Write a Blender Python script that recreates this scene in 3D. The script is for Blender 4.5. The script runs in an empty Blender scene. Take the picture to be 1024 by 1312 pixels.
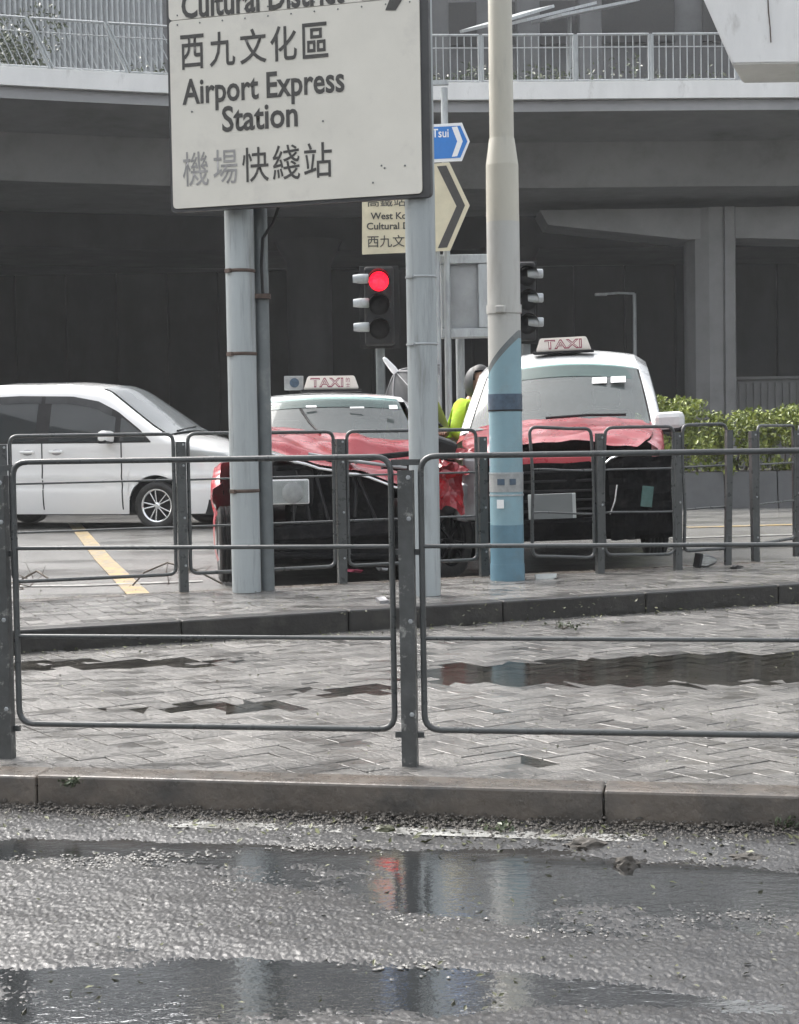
import bpy, bmesh, math, random
from mathutils import Vector, Matrix, Euler, noise
random.seed(7)
R = math.radians
SC = bpy.context.scene
COL = SC.collection

# ------------------------------------------------------------------ camera
CAM_Z, FPX, PITCH, ROLL = 1.12, 2000.0, 2.66, -0.95
cam = bpy.data.cameras.new('camera'); camo = bpy.data.objects.new('camera', cam); COL.objects.link(camo)
cam.sensor_fit = 'HORIZONTAL'; cam.sensor_width = 36.0; cam.lens = FPX / 1024 * 36
cam.clip_start = 0.05; cam.clip_end = 2000
CROT = Euler((R(90 - PITCH), 0, 0)).to_matrix() @ Matrix.Rotation(R(ROLL), 3, 'Z')
camo.matrix_world = Matrix.Translation((0, 0, CAM_Z)) @ CROT.to_4x4()
SC.camera = camo

# ------------------------------------------------------------------ sky and overcast sun
w = bpy.data.worlds.new('World'); SC.world = w; w.use_nodes = True
nt = w.node_tree; bg = nt.nodes['Background']
sky = nt.nodes.new('ShaderNodeTexSky'); sky.sky_type = 'NISHITA'; sky.sun_disc = False
SUN_EL, SUN_AZ = 48, -48
sky.sun_elevation = R(SUN_EL); sky.sun_rotation = R(SUN_AZ); sky.dust_density = 6; sky.air_density = 1.5
hs = nt.nodes.new('ShaderNodeHueSaturation'); hs.inputs['Saturation'].default_value = 0.26
nt.links.new(sky.outputs[0], hs.inputs['Color']); nt.links.new(hs.outputs[0], bg.inputs[0])
bg.inputs[1].default_value = 0.15
sl = bpy.data.lights.new('sun', 'SUN'); sl.energy = 0.7; sl.angle = R(40); sl.color = (1.0, .97, .93)
so = bpy.data.objects.new('sun', sl); COL.objects.link(so)
a = R(SUN_AZ); e = R(SUN_EL)
sdir = Vector((math.sin(a) * math.cos(e), math.cos(a) * math.cos(e), math.sin(e)))
so.rotation_euler = sdir.to_track_quat('Z', 'Y').to_euler()
SC.view_settings.view_transform = 'Standard'; SC.view_settings.look = 'None'
SC.view_settings.exposure = 1.62; SC.view_settings.gamma = 1
SC.render.engine = 'CYCLES'
SC.cycles.use_denoising = True
SC.cycles.max_bounces = 8; SC.cycles.diffuse_bounces = 4; SC.cycles.glossy_bounces = 4
SC.cycles.transparent_max_bounces = 16; SC.cycles.volume_bounces = 1
SC.cycles.caustics_reflective = False; SC.cycles.caustics_refractive = False
SC.cycles.sample_clamp_indirect = 6

# ------------------------------------------------------------------ photo rays -> places
def ray(px, py):
    return (CROT @ Vector(((px - 512) / FPX, -(py - 656) / FPX, -1))).normalized()
CP = Vector((0, 0, CAM_Z))
def P(px, py, Y):
    d = ray(px, py); return CP + d * (Y / d.y)
def G(px, py, z=0.0):
    d = ray(px, py); return CP + d * ((z - CAM_Z) / d.z)
def PL(px, py, o, n):
    d = ray(px, py); return CP + d * ((o - CP).dot(n) / d.dot(n))

# ------------------------------------------------------------------ materials
MATS = {}
def nodes_of(m):
    m.use_nodes = True; return m.node_tree, m.node_tree.nodes['Principled BSDF']
def coords(t, world=False):
    if world:
        g = t.nodes.new('ShaderNodeNewGeometry'); return g.outputs['Position']
    g = t.nodes.new('ShaderNodeTexCoord'); return g.outputs['Object']
def nz(t, vec, scale, detail=4, rough=.6, stretch=None):
    n = t.nodes.new('ShaderNodeTexNoise'); n.inputs['Scale'].default_value = scale
    n.inputs['Detail'].default_value = detail; n.inputs['Roughness'].default_value = rough
    if stretch:
        mp = t.nodes.new('ShaderNodeMapping'); mp.inputs['Scale'].default_value = stretch
        t.links.new(vec, mp.inputs[0]); vec = mp.outputs[0]
    t.links.new(vec, n.inputs['Vector']); return n.outputs['Fac']
def ramp(t, fac, stops):
    r = t.nodes.new('ShaderNodeValToRGB'); el = r.color_ramp.elements
    while len(el) < len(stops): el.new(.5)
    for e_, (p, c) in zip(el, stops):
        e_.position = p; e_.color = (*c, 1) if not isinstance(c, (int, float)) else (c, c, c, 1)
    t.links.new(fac, r.inputs[0]); return r.outputs[0]
def mul(t, v, f): return tuple(min(1, c * f) for c in v)
def pm(name, col, rough=.5, metal=0, coat=0, var=.2, vs=4, bump=0, bs=60, dirt=None, ds=2.0, dthr=.55, island=0, world=True, spec=.5, rvar=.12, stretch=None):
    """procedural paint / concrete / metal: colour variation, optional dirt, roughness variation, fine bump"""
    if name in MATS: return MATS[name]
    m = bpy.data.materials.new(name); t, b = nodes_of(m); v = coords(t, world)
    f = nz(t, v, vs, 5, .65, stretch)
    c = ramp(t, f, [(.3, mul(t, col, 1 - var)), (.7, mul(t, col, 1 + var))])
    if dirt:
        d = ramp(t, nz(t, v, ds, 6, .7, stretch), [(dthr - .08, 0.0), (dthr + .12, 1.0)])
        mx = t.nodes.new('ShaderNodeMix'); mx.data_type = 'RGBA'
        t.links.new(d, mx.inputs[0]); t.links.new(c, mx.inputs[6]); mx.inputs[7].default_value = (*dirt, 1); c = mx.outputs[2]
    if island:
        g = t.nodes.new('ShaderNodeNewGeometry'); oi = t.nodes.new('ShaderNodeObjectInfo')
        ad = t.nodes.new('ShaderNodeMath'); ad.operation = 'ADD'; t.links.new(g.outputs['Random Per Island'], ad.inputs[0]); t.links.new(oi.outputs['Random'], ad.inputs[1])
        fr = t.nodes.new('ShaderNodeMath'); fr.operation = 'FRACT'; t.links.new(ad.outputs[0], fr.inputs[0])
        mr = t.nodes.new('ShaderNodeMapRange'); t.links.new(fr.outputs[0], mr.inputs[0]); mr.inputs[3].default_value = 1 - island; mr.inputs[4].default_value = 1 + island
        mx = t.nodes.new('ShaderNodeVectorMath'); mx.operation = 'SCALE'; t.links.new(c, mx.inputs[0]); t.links.new(mr.outputs[0], mx.inputs['Scale']); c = mx.outputs[0]
    t.links.new(c, b.inputs['Base Color'])
    rr = ramp(t, nz(t, v, vs * 2.3, 4), [(.3, max(.02, rough - rvar)), (.7, min(1, rough + rvar))]); t.links.new(rr, b.inputs['Roughness'])
    b.inputs['Metallic'].default_value = metal; b.inputs['Coat Weight'].default_value = coat; b.inputs['Coat Roughness'].default_value = .2 if 'red' in name else .08
    b.inputs['Specular IOR Level'].default_value = spec
    if bump:
        bn = t.nodes.new('ShaderNodeBump'); bn.inputs['Strength'].default_value = bump; bn.inputs['Distance'].default_value = .01
        t.links.new(nz(t, v, bs, 5), bn.inputs['Height']); t.links.new(bn.outputs[0], b.inputs['Normal'])
    MATS[name] = m; return m
def emit(name, col, s):
    m = bpy.data.materials.new(name); t, b = nodes_of(m); b.inputs['Base Color'].default_value = (*col, 1)
    b.inputs['Emission Color'].default_value = (*col, 1); b.inputs['Emission Strength'].default_value = s; MATS[name] = m; return m
def glass(name, tint, film, filmcol, rough=.04):
    m = bpy.data.materials.new(name); m.use_nodes = True; t = m.node_tree; t.nodes.clear()
    out = t.nodes.new('ShaderNodeOutputMaterial'); fr = t.nodes.new('ShaderNodeFresnel'); fr.inputs[0].default_value = 1.5
    tr = t.nodes.new('ShaderNodeBsdfTransparent'); tr.inputs[0].default_value = (*tint, 1)
    gl = t.nodes.new('ShaderNodeBsdfGlossy'); gl.inputs['Roughness'].default_value = rough
    df = t.nodes.new('ShaderNodeBsdfDiffuse'); df.inputs[0].default_value = (*filmcol, 1)
    v = coords(t); f = ramp(t, nz(t, v, 1.6, 3, .5), [(.3, film * .85), (.7, min(1, film * 1.15))])
    m1 = t.nodes.new('ShaderNodeMixShader'); m2 = t.nodes.new('ShaderNodeMixShader')
    t.links.new(f, m1.inputs[0]); t.links.new(tr.outputs[0], m1.inputs[1]); t.links.new(df.outputs[0], m1.inputs[2])
    t.links.new(fr.outputs[0], m2.inputs[0]); t.links.new(m1.outputs[0], m2.inputs[1]); t.links.new(gl.outputs[0], m2.inputs[2])
    t.links.new(m2.outputs[0], out.inputs[0]); MATS[name] = m; return m

pm('concrete', (.21, .21, .214), .75, var=.18, vs=.7, bump=.25, bs=14, dirt=(.13, .13, .13), ds=.35, dthr=.56)
pm('concrete_shaded', (.034, .035, .037), .85, var=.3, vs=.5, bump=.25, bs=10, dirt=(.02, .021, .022), ds=.3, dthr=.5, stretch=(1, 1, .25))  # darker copy of concrete: the shade under the deck is put into its colour
pm('concrete_white', (.69, .69, .685), .7, var=.08, vs=1.5, bump=.25, bs=20, dirt=(.34, .33, .31), ds=1.6, dthr=.66, stretch=(1, 1, .4))
pm('rail_paint', (.05, .054, .055), .34, var=.25, vs=9, bump=.15, bs=90, dirt=(.13, .13, .12), ds=22, dthr=.68)
pm('rail_chip', (.055, .058, .058), .4, var=.3, vs=12, bump=.2, bs=60, dirt=(.5, .5, .47), ds=16, dthr=.64)
pm('galvanised', (.34, .36, .37), .42, metal=.25, var=.16, vs=5, bump=.1, bs=40, dirt=(.24, .25, .26), ds=3, dthr=.58, stretch=(3, 3, .6))
pm('grey_pole', (.33, .36, .37), .42, var=.12, vs=3, bump=.06, bs=30, dirt=(.19, .20, .20), ds=3.2, dthr=.6, stretch=(4, 4, .35))
pm('dark_pole', (.12, .135, .14), .4, var=.2, vs=5, dirt=(.2, .21, .2), ds=5, dthr=.62)
pm('rust', (.085, .06, .048), .8, var=.4, vs=20, bump=.3, bs=80)
pm('sign_cream', (.62, .60, .54), .42, var=.05, vs=2, bump=.05, bs=6, dirt=(.52, .50, .46), ds=2.4, dthr=.62)
pm('sign_back', (.035, .036, .038), .5)
pm('sign_ink', (.045, .043, .04), .5, var=.15, vs=20)
pm('sign_ink_faded', (.27, .265, .26), .5, var=.3, vs=14)
pm('sign_blue', (.02, .17, .52), .4, var=.1)
pm('sign_yellow', (.56, .51, .37), .42, var=.08, vs=6)
pm('white_paint', (.75, .76, .76), .35, var=.05)
pm('lamp_white', (.9, .9, .9), .3, var=.04)
pm('lamp_cream', (.47, .45, .385), .42, var=.07, vs=2, bump=.05, bs=30, dirt=(.36, .35, .31), ds=3, dthr=.62, stretch=(2, 2, .4))
pm('lamp_grey', (.43, .43, .41), .42, var=.08, vs=2, bump=.05, bs=30, dirt=(.33, .32, .30), ds=3, dthr=.62, stretch=(2, 2, .4))
pm('lamp_blue', (.20, .32, .37), .4, var=.1, vs=3, bump=.05, bs=30, dirt=(.20, .27, .29), ds=4, dthr=.6)
pm('lamp_deep', (.10, .195, .255), .4, var=.18, vs=4, bump=.05, bs=30, dirt=(.10, .16, .19), ds=5, dthr=.58)
pm('band_grey', (.28, .29, .29), .4, var=.2, vs=20); pm('band_dark', (.05, .08, .12), .4, var=.3, vs=20)
pm('black_plastic', (.013, .013, .014), .5, var=.3, vs=8, spec=.3)
pm('engine_dark', (.008, .008, .009), .8, var=.6, vs=14, bump=.5, bs=25, dirt=(.028, .026, .025), ds=8, dthr=.62, spec=.15)
pm('metal_grey', (.3, .3, .31), .4, metal=.6, var=.2, vs=8)
pm('chrome', (.75, .76, .77), .15, metal=1, var=.1)
pm('taxi_red', (.44, .032, .047), .3, coat=1, var=.08, vs=3, dirt=(.37, .035, .05), ds=3, dthr=.66, rvar=.06)
pm('taxi_silver', (.62, .63, .63), .28, coat=.8, var=.04, vs=4, rvar=.06)
pm('van_white', (.76, .76, .755), .22, coat=1, var=.03, vs=2, rvar=.05)
pm('tyre', (.018, .018, .018), .6, var=.3, vs=12, bump=.2, bs=70)
pm('seat_dark', (.04, .042, .045), .8, var=.2)
pm('hivis', (.45, .66, .03), .8, var=.2, vs=9, bump=1.0, bs=9)
pm('olive', (.22, .26, .05), .75, var=.2, vs=10, bump=.3, bs=18)
pm('trousers', (.03, .032, .04), .8, var=.2); pm('skin', (.45, .27, .19), .5, var=.08); pm('hair', (.015, .013, .012), .5)
pm('umbrella_grey', (.055, .057, .06), .55, var=.15, vs=6)
pm('taxi_sign', (.78, .74, .68), .35, var=.04); pm('taxi_letter', (.28, .03, .07), .4, var=.1)
pm('plate_grey', (.155, .165, .165), .5, var=.04); pm('plate_white', (.45, .47, .46), .45)
pm('kerb_stone', (.115, .098, .083), .28, var=.25, vs=5, bump=.5, bs=26, dirt=(.06, .056, .052), ds=3.5, dthr=.52, island=.14)
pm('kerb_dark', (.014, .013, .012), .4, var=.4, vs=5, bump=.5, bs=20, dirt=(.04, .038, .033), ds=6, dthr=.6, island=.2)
pm('soil', (.045, .04, .034), .7, var=.4, vs=30, island=.4); pm('scum', (.10, .097, .09), .5, var=.3, vs=20, island=.25)
pm('leaf_litter', (.07, .075, .03), .5, var=.4, vs=30, island=.5)
pm('bark', (.09, .075, .06), .85, var=.3, vs=12, bump=.5, bs=30)
pm('line_yellow', (.36, .25, .085), .5, var=.25, vs=8, dirt=(.17, .15, .12), ds=6, dthr=.48)
pm('line_white', (.34, .34, .325), .45, var=.25, vs=9, dirt=(.12, .118, .11), ds=7, dthr=.47)
pm('shelter_metal', (.27, .28, .29), .4, metal=.3, var=.15, vs=4)
pm('planter', (.085, .088, .092), .6, var=.15, vs=3, bump=.2, bs=14, island=.15)
pm('facade', (.11, .113, .117), .8, var=.18, vs=.4, dirt=(.075, .078, .08), ds=.3, dthr=.55)
pm('teal_lens', (.045, .11, .10), .15, var=.3, vs=12, coat=1)
emit('red_lamp', (1.0, .006, .02), 1.7)
_m = MATS['red_lamp']; _t = _m.node_tree; _v = _t.nodes.new('ShaderNodeTexVoronoi'); _v.inputs['Scale'].default_value = 48
_t.links.new(coords(_t, True), _v.inputs['Vector']); _t.links.new(ramp(_t, _v.outputs['Distance'], [(.15, 1.0), (.55, .35)]), _t.nodes['Principled BSDF'].inputs['Emission Strength'])
_r = _t.nodes.new('ShaderNodeMath'); _r.operation = 'MULTIPLY'; _r.inputs[1].default_value = 2.4
_l = _t.nodes['Principled BSDF'].inputs['Emission Strength'].links[0].from_socket; _t.links.new(_l, _r.inputs[0]); _t.links.new(_r.outputs[0], _t.nodes['Principled BSDF'].inputs['Emission Strength'])
glass('windscreen', (.40, .50, .48), .2, (.30, .345, .345))
glass('van_glass', (.14, .16, .16), .13, (.30, .33, .34))
glass('van_screen', (.45, .5, .5), .35, (.45, .48, .49))
glass('tint', (.6, .85, .8), .08, (.25, .52, .48))
glass('lens', (.92, .94, .94), .12, (.75, .77, .77))

def leafmat(name, c1, c2):
    m = bpy.data.materials.new(name); t, b = nodes_of(m)
    g = t.nodes.new('ShaderNodeNewGeometry'); c = ramp(t, g.outputs['Random Per Island'], [(0, c1), (1, c2)])
    t.links.new(c, b.inputs['Base Color']); b.inputs['Roughness'].default_value = .4
    b.inputs['Transmission Weight'].default_value = 0
    MATS[name] = m
leafmat('leaf', (.09, .13, .018), (.27, .31, .055)); leafmat('leaf_far', (.03, .045, .02), (.08, .10, .05))

def wet(name, c1, c2, fine, rough, bump, seed, stretch, thr, dist=.012, island=0, flow=.6):
    """wet ground: rough, glistening grain with smoother water-filmed areas"""
    m = bpy.data.materials.new(name); t, b = nodes_of(m); v = coords(t, True)
    f = nz(t, v, 2.0, 6, .7); c = ramp(t, f, [(.3, c1), (.7, c2)])
    if island:
        g = t.nodes.new('ShaderNodeNewGeometry'); oi = t.nodes.new('ShaderNodeObjectInfo')
        ad = t.nodes.new('ShaderNodeMath'); ad.operation = 'ADD'; t.links.new(g.outputs['Random Per Island'], ad.inputs[0]); t.links.new(oi.outputs['Random'], ad.inputs[1])
        fr = t.nodes.new('ShaderNodeMath'); fr.operation = 'FRACT'; t.links.new(ad.outputs[0], fr.inputs[0])
        mr = t.nodes.new('ShaderNodeMapRange'); t.links.new(fr.outputs[0], mr.inputs[0]); mr.inputs[3].default_value = 1 - island; mr.inputs[4].default_value = 1 + island
        mx = t.nodes.new('ShaderNodeVectorMath'); mx.operation = 'SCALE'; t.links.new(c, mx.inputs[0]); t.links.new(mr.outputs[0], mx.inputs['Scale']); c = mx.outputs[0]
    t.links.new(c, b.inputs['Base Color'])
    mp = t.nodes.new('ShaderNodeMapping'); mp.inputs['Location'].default_value = seed; mp.inputs['Scale'].default_value = stretch; t.links.new(v, mp.inputs[0])
    film = ramp(t, nz(t, mp.outputs[0], 1.0, 5, .62), [(thr - .05, 0.0), (thr + .06, 1.0)])   # 1 = filmed with water
    rr = t.nodes.new('ShaderNodeMapRange'); t.links.new(film, rr.inputs[0]); rr.inputs[3].default_value = rough; rr.inputs[4].default_value = .10
    t.links.new(rr.outputs[0], b.inputs['Roughness'])
    st = t.nodes.new('ShaderNodeMapRange'); t.links.new(film, st.inputs[0]); st.inputs[3].default_value = bump; st.inputs[4].default_value = bump * (1 - flow)
    bn = t.nodes.new('ShaderNodeBump'); bn.inputs['Distance'].default_value = dist
    t.links.new(st.outputs[0], bn.inputs['Strength']); t.links.new(nz(t, v, fine, 4, .6), bn.inputs['Height']); t.links.new(bn.outputs[0], b.inputs['Normal'])
    b.inputs['IOR'].default_value = 1.5; b.inputs['Specular IOR Level'].default_value = .5
    MATS[name] = m
wet('asphalt', (.028, .028, .029), (.052, .051, .05), 240, .28, .7, (3.3, 1.7, 0), (.35, 1.5, 1), .72, dist=.002)
wet('asphalt_far', (.13, .127, .12), (.22, .215, .205), 36, .22, 1.0, (7.3, .7, 0), (.5, 1.3, 1), .55)
wet('paver_wet', (.085, .081, .076), (.18, .173, .163), 48, .27, 1.0, (1.3, 5.7, 0), (3.0, 7, 1), .53, dist=.016, island=.35, flow=.86)
wet('bedding', (.03, .03, .028), (.05, .05, .045), 60, .4, .4, (0, 0, 0), (1, 1, 1), .6)

def water():
    m = bpy.data.materials.new('standing_water'); m.use_nodes = True; t = m.node_tree; t.nodes.clear()
    out = t.nodes.new('ShaderNodeOutputMaterial'); fr = t.nodes.new('ShaderNodeFresnel'); fr.inputs[0].default_value = 1.36
    tr = t.nodes.new('ShaderNodeBsdfTransparent'); tr.inputs[0].default_value = (.62, .61, .58, 1)
    gl = t.nodes.new('ShaderNodeBsdfGlossy'); gl.inputs['Roughness'].default_value = .055
    v = coords(t, True); bn = t.nodes.new('ShaderNodeBump'); bn.inputs['Strength'].default_value = .22; bn.inputs['Distance'].default_value = .004
    t.links.new(nz(t, v, 22, 4, .6, (1, 1.6, 1)), bn.inputs['Height']); t.links.new(bn.outputs[0], gl.inputs['Normal'])
    m1 = t.nodes.new('ShaderNodeMixShader'); t.links.new(fr.outputs[0], m1.inputs[0]); t.links.new(tr.outputs[0], m1.inputs[1]); t.links.new(gl.outputs[0], m1.inputs[2])
    t.links.new(m1.outputs[0], out.inputs[0])
    MATS['standing_water'] = m
water()

# ------------------------------------------------------------------ object helpers
def obj(name, bm, mat, parent=None, smooth=False, mats=None):
    bmesh.ops.recalc_face_normals(bm, faces=bm.faces)
    me = bpy.data.meshes.new(name); bm.to_mesh(me); bm.free()
    for mm in (mats or [mat]): me.materials.append(MATS[mm] if isinstance(mm, str) else mm)
    if smooth:
        for p in me.polygons: p.use_smooth = True
    o = bpy.data.objects.new(name, me); COL.objects.link(o)
    setpar(o, parent); return o
WORLD = {}
def setpar(o, parent):
    """parts of a thing may be modelled in place: their coordinates stay the place's own"""
    if parent:
        o.parent = parent
        if parent.name in WORLD: o.matrix_parent_inverse = WORLD[parent.name].inverted()
def tag(o, label=None, cat=None, group=None, kind=None):
    if label: o['label'] = label
    if cat: o['category'] = cat
    if group: o['group'] = group
    if kind: o['kind'] = kind
    return o
def thing(name, label, cat, loc=(0, 0, 0), rotz=0, group=None):
    o = bpy.data.objects.new(name, None); COL.objects.link(o); o.empty_display_size = .2
    o.location = loc; o.rotation_euler = (0, 0, rotz); return tag(o, label, cat, group)
def place(name, label, cat, loc, group=None):
    """a thing whose parts are given in world coordinates"""
    o = thing(name, label, cat, loc, 0, group); WORLD[o.name] = Matrix.Translation(Vector(loc)); return o
def box(bm, c, s, rot=None, bev=0):
    r = bmesh.ops.create_cube(bm, size=1.0); vs = r['verts']
    for v in vs:
        v.co = Vector((v.co.x * s[0], v.co.y * s[1], v.co.z * s[2]))
    if bev:
        es = list({e_ for v in vs for e_ in v.link_edges})
        rb = bmesh.ops.bevel(bm, geom=es, offset=bev, segments=2, affect='EDGES', profile=.5); vs = list({v for f in rb['faces'] for v in f.verts} | {v for v in vs if v.is_valid})
    M = (rot.to_4x4() if rot else Matrix())
    for v in vs: v.co = (M @ v.co) + Vector(c)
    return vs
def tube(bm, pts, r, n=8, closed=False, caps=True):
    pts = [Vector(p) for p in pts]; N = len(pts); rings = []; up = None
    rs = r if isinstance(r, (list, tuple)) else [r] * N
    for i in range(N):
        if closed: tdir = pts[(i + 1) % N] - pts[i - 1]
        else: tdir = pts[min(i + 1, N - 1)] - pts[max(i - 1, 0)]
        tdir.normalize()
        if up is None:
            up = Vector((0, 0, 1)) if abs(tdir.z) < .9 else Vector((1, 0, 0))
        up = (up - tdir * up.dot(tdir)).normalized(); sd = tdir.cross(up)
        rings.append([bm.verts.new(pts[i] + (up * math.cos(q) + sd * math.sin(q)) * rs[i]) for q in [2 * math.pi * k / n for k in range(n)]])
    for i in range(N if closed else N - 1):
        A, B = rings[i], rings[(i + 1) % N]
        for k in range(n):
            f = bm.faces.new((A[k], A[(k + 1) % n], B[(k + 1) % n], B[k])); f.smooth = True
    if caps and not closed:
        for rg in (rings[0], rings[-1][::-1]): bm.faces.new([bm.verts.new(v.co) for v in rg])
def lathe(bm, prof, n=32, axis='Z', c=(0, 0, 0), cap=True):
    rings = []
    for (r, h) in prof:
        ring = []
        for k in range(n):
            q = 2 * math.pi * k / n; x, y = r * math.cos(q), r * math.sin(q)
            p = {'Z': (x, y, h), 'X': (h, x, y), 'Y': (x, h, y)}[axis]
            ring.append(bm.verts.new(Vector(p) + Vector(c)))
        rings.append(ring)
    for A, B in zip(rings, rings[1:]):
        for k in range(n):
            f = bm.faces.new((A[k], A[(k + 1) % n], B[(k + 1) % n], B[k])); f.smooth = True
    if cap:
        for rg in (rings[0][::-1], rings[-1]): bm.faces.new([bm.verts.new(v.co) for v in rg])
def prism(bm, poly, ex):
    """polygon (list of 3D points) extruded by vector ex"""
    A = [bm.verts.new(Vector(p)) for p in poly]; B = [bm.verts.new(Vector(p) + Vector(ex)) for p in poly]; n = len(A)
    bm.faces.new(A); bm.faces.new(B[::-1])
    for k in range(n): bm.faces.new((A[k], B[k], B[(k + 1) % n], A[(k + 1) % n]))
def patch(bm, fn, nu, nv, smooth=True):
    g = [[bm.verts.new(Vector(fn(i / nu, j / nv))) for j in range(nv + 1)] for i in range(nu + 1)]
    for i in range(nu):
        for j in range(nv):
            f = bm.faces.new((g[i][j], g[i + 1][j], g[i + 1][j + 1], g[i][j + 1])); f.smooth = smooth
    return g
def nb(): return bmesh.new()
def rounded(pts, r, seg=5):
    out = []; n = len(pts); pts = [Vector(p) for p in pts]
    for i in range(n):
        p, a_, b_ = pts[i], pts[i - 1], pts[(i + 1) % n]
        u = (a_ - p).normalized(); v = (b_ - p).normalized()
        s, e_ = p + u * r, p + v * r
        for k in range(seg + 1):
            t = k / seg; out.append((s * (1 - t) + p * t) * (1 - t) + (p * (1 - t) + e_ * t) * t)
    return out
def hf(x, y, z=0, s=1.0): return noise.noise(Vector((x * s, y * s, z * s)))
def lerp(a_, b_, t): return a_ + (b_ - a_) * t
def pw(pts):
    def f(x):
        if x <= pts[0][0]: return pts[0][1]
        for (x0, y0), (x1, y1) in zip(pts, pts[1:]):
            if x <= x1: return y0 + (y1 - y0) * (x - x0) / (x1 - x0)
        return pts[-1][1]
    return f
def text_mesh(name, s, mat, parent, o, u, v, width=None, height=None, bold=.02, lift=.003, center=False):
    """flat lettering standing on a plane: origin o, right u, up v"""
    cu = bpy.data.curves.new('t', 'FONT'); cu.body = s; cu.offset = bold; cu.size = 1.0; cu.resolution_u = 3
    to = bpy.data.objects.new('t', cu); COL.objects.link(to)
    bpy.context.view_layer.update()
    me = bpy.data.meshes.new_from_object(to.evaluated_get(bpy.context.evaluated_depsgraph_get()))
    bpy.data.objects.remove(to); bpy.data.curves.remove(cu)
    xs = [p.co.x for p in me.vertices]; ys = [p.co.y for p in me.vertices]
    x0, x1, y0, y1 = min(xs), max(xs), min(ys), max(ys)
    if any(ord(c) > 0x2000 for c in s): b0, hh = y0, y1 - y0
    else: b0, hh = 0.0, .727
    sy = height / hh; sx = (width / (x1 - x0)) if width else sy
    n = u.cross(v)
    for p in me.vertices:
        X = (p.co.x - x0) * sx - ((x1 - x0) * sx / 2 if center else 0); Y = (p.co.y - b0) * sy
        p.co = o + u * X + v * Y + n * lift
    me.materials.clear(); me.materials.append(MATS[mat])
    me.name = name; ob = bpy.data.objects.new(name, me); COL.objects.link(ob); setpar(ob, parent); return ob
def struct(name, bm, mat, label=None, parent=None, smooth=False):
    o = obj(name, bm, mat, parent, smooth)
    if not parent: o['kind'] = 'structure'
    return o

# ================================================================== GROUND
ZP, ZR, ZF = 0.0, -.105, .12           # near pavement, near road, raised far pavement
K0, K1 = G(0, 996, 0), G(1024, 1023, 0)          # near kerb, front top edge
S0, S1 = G(0, 838, 0), G(1024, 772, 0)           # foot of the step up to the far pavement
def frame2(p, q):
    d = (q - p); d.z = 0; d.normalize(); return d, Vector((-d.y, d.x, 0))
kd, kn = frame2(K0, K1); sd_, sn = frame2(S0, S1)
def on(p, d, X): return p + d * ((X - p.x) / d.x)          # point of a ground line at world X
def kerbY(X): return on(K0, kd, X).y
def stepY(X): return on(S0, sd_, X).y
FW = 1.72                                                  # width of the far pavement
def rearY(X): return on(S0 + sn * FW, sd_, X).y
def sheet(name, pts, mat, z):
    bm = nb(); bm.faces.new([bm.verts.new((p[0], p[1], z)) for p in pts]); return struct(name, bm, mat)
WX = 70
sheet('road', [(-WX, -60), (WX, -60), (WX, kerbY(WX) - 0), (-WX, kerbY(-WX))], 'asphalt', ZR - .03)
X1 = -20  # lines of kerb and step are kept apart well beyond the view
sheet('pavement_bed', [(-14, kerbY(-14)), (14, kerbY(14)), (14, stepY(14)), (-9, max(stepY(-9), kerbY(-9)))], 'bedding', -.022)
def far_outline(X): return rearY(X)
sheet('far_road', [(-WX, 3), (-9, rearY(-9)), (3.4, rearY(3.4)), (7, 22), (WX, 30), (WX, 130), (-WX, 130)], 'asphalt_far', -.002)
sheet('raised_pavement_bed', [(-9, stepY(-9) + .05), (14, stepY(14) + .05), (14, 26), (5.3, 17), (3.3, rearY(3.3) - .1), (-9, rearY(-9) - .1)], 'bedding', ZF - .022)

def paver_mesh(L=.2, W=.1, g=.0028, h=.05, c=.0012):
    bm = nb(); x, y = L / 2 - g, W / 2 - g
    lo = [bm.verts.new((sx * x, sy * y, -h)) for sx, sy in ((-1, -1), (1, -1), (1, 1), (-1, 1))]
    mi = [bm.verts.new((sx * x, sy * y, -c)) for sx, sy in ((-1, -1), (1, -1), (1, 1), (-1, 1))]
    hi = [bm.verts.new((sx * (x - c), sy * (y - c), 0)) for sx, sy in ((-1, -1), (1, -1), (1, 1), (-1, 1))]
    for A, B in ((lo, mi), (mi, hi)):
        for k in range(4): bm.faces.new((A[k], A[(k + 1) % 4], B[(k + 1) % 4], B[k]))
    bm.faces.new(hi); return bm
def visible(p):
    q = CROT.transposed() @ (p - CP)
    if q.z > -1: return None
    x = 512 + q.x / -q.z * FPX; y = 656 - q.y / -q.z * FPX
    return (x, y, -q.z) if -20 < x < 1044 and 0 < y < 1330 else None
HOLL = [(G(px, py, 0), ra, rb, am) for px, py, ra, rb, am in ((640, 862, .5, .3, .008), (830, 858, .75, .42, .009), (1010, 850, .6, .4, .009), (330, 905, .45, .16, .006), (130, 850, .8, .22, .007), (440, 885, .3, .2, .005), (700, 975, .3, .08, .003))]
def level(p):
    k = -.0005 + .003 * hf(p.x * 1.1, p.y * 1.6, 3) + .0015 * hf(p.x * 3, p.y * 4, 9)
    if p.y > stepY(p.x): return k - .001
    for g, ra, rb, am in HOLL: k -= am * math.exp(-((p.x - g.x) / ra) ** 2 - ((p.y - g.y) / rb) ** 2)
    return k
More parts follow.
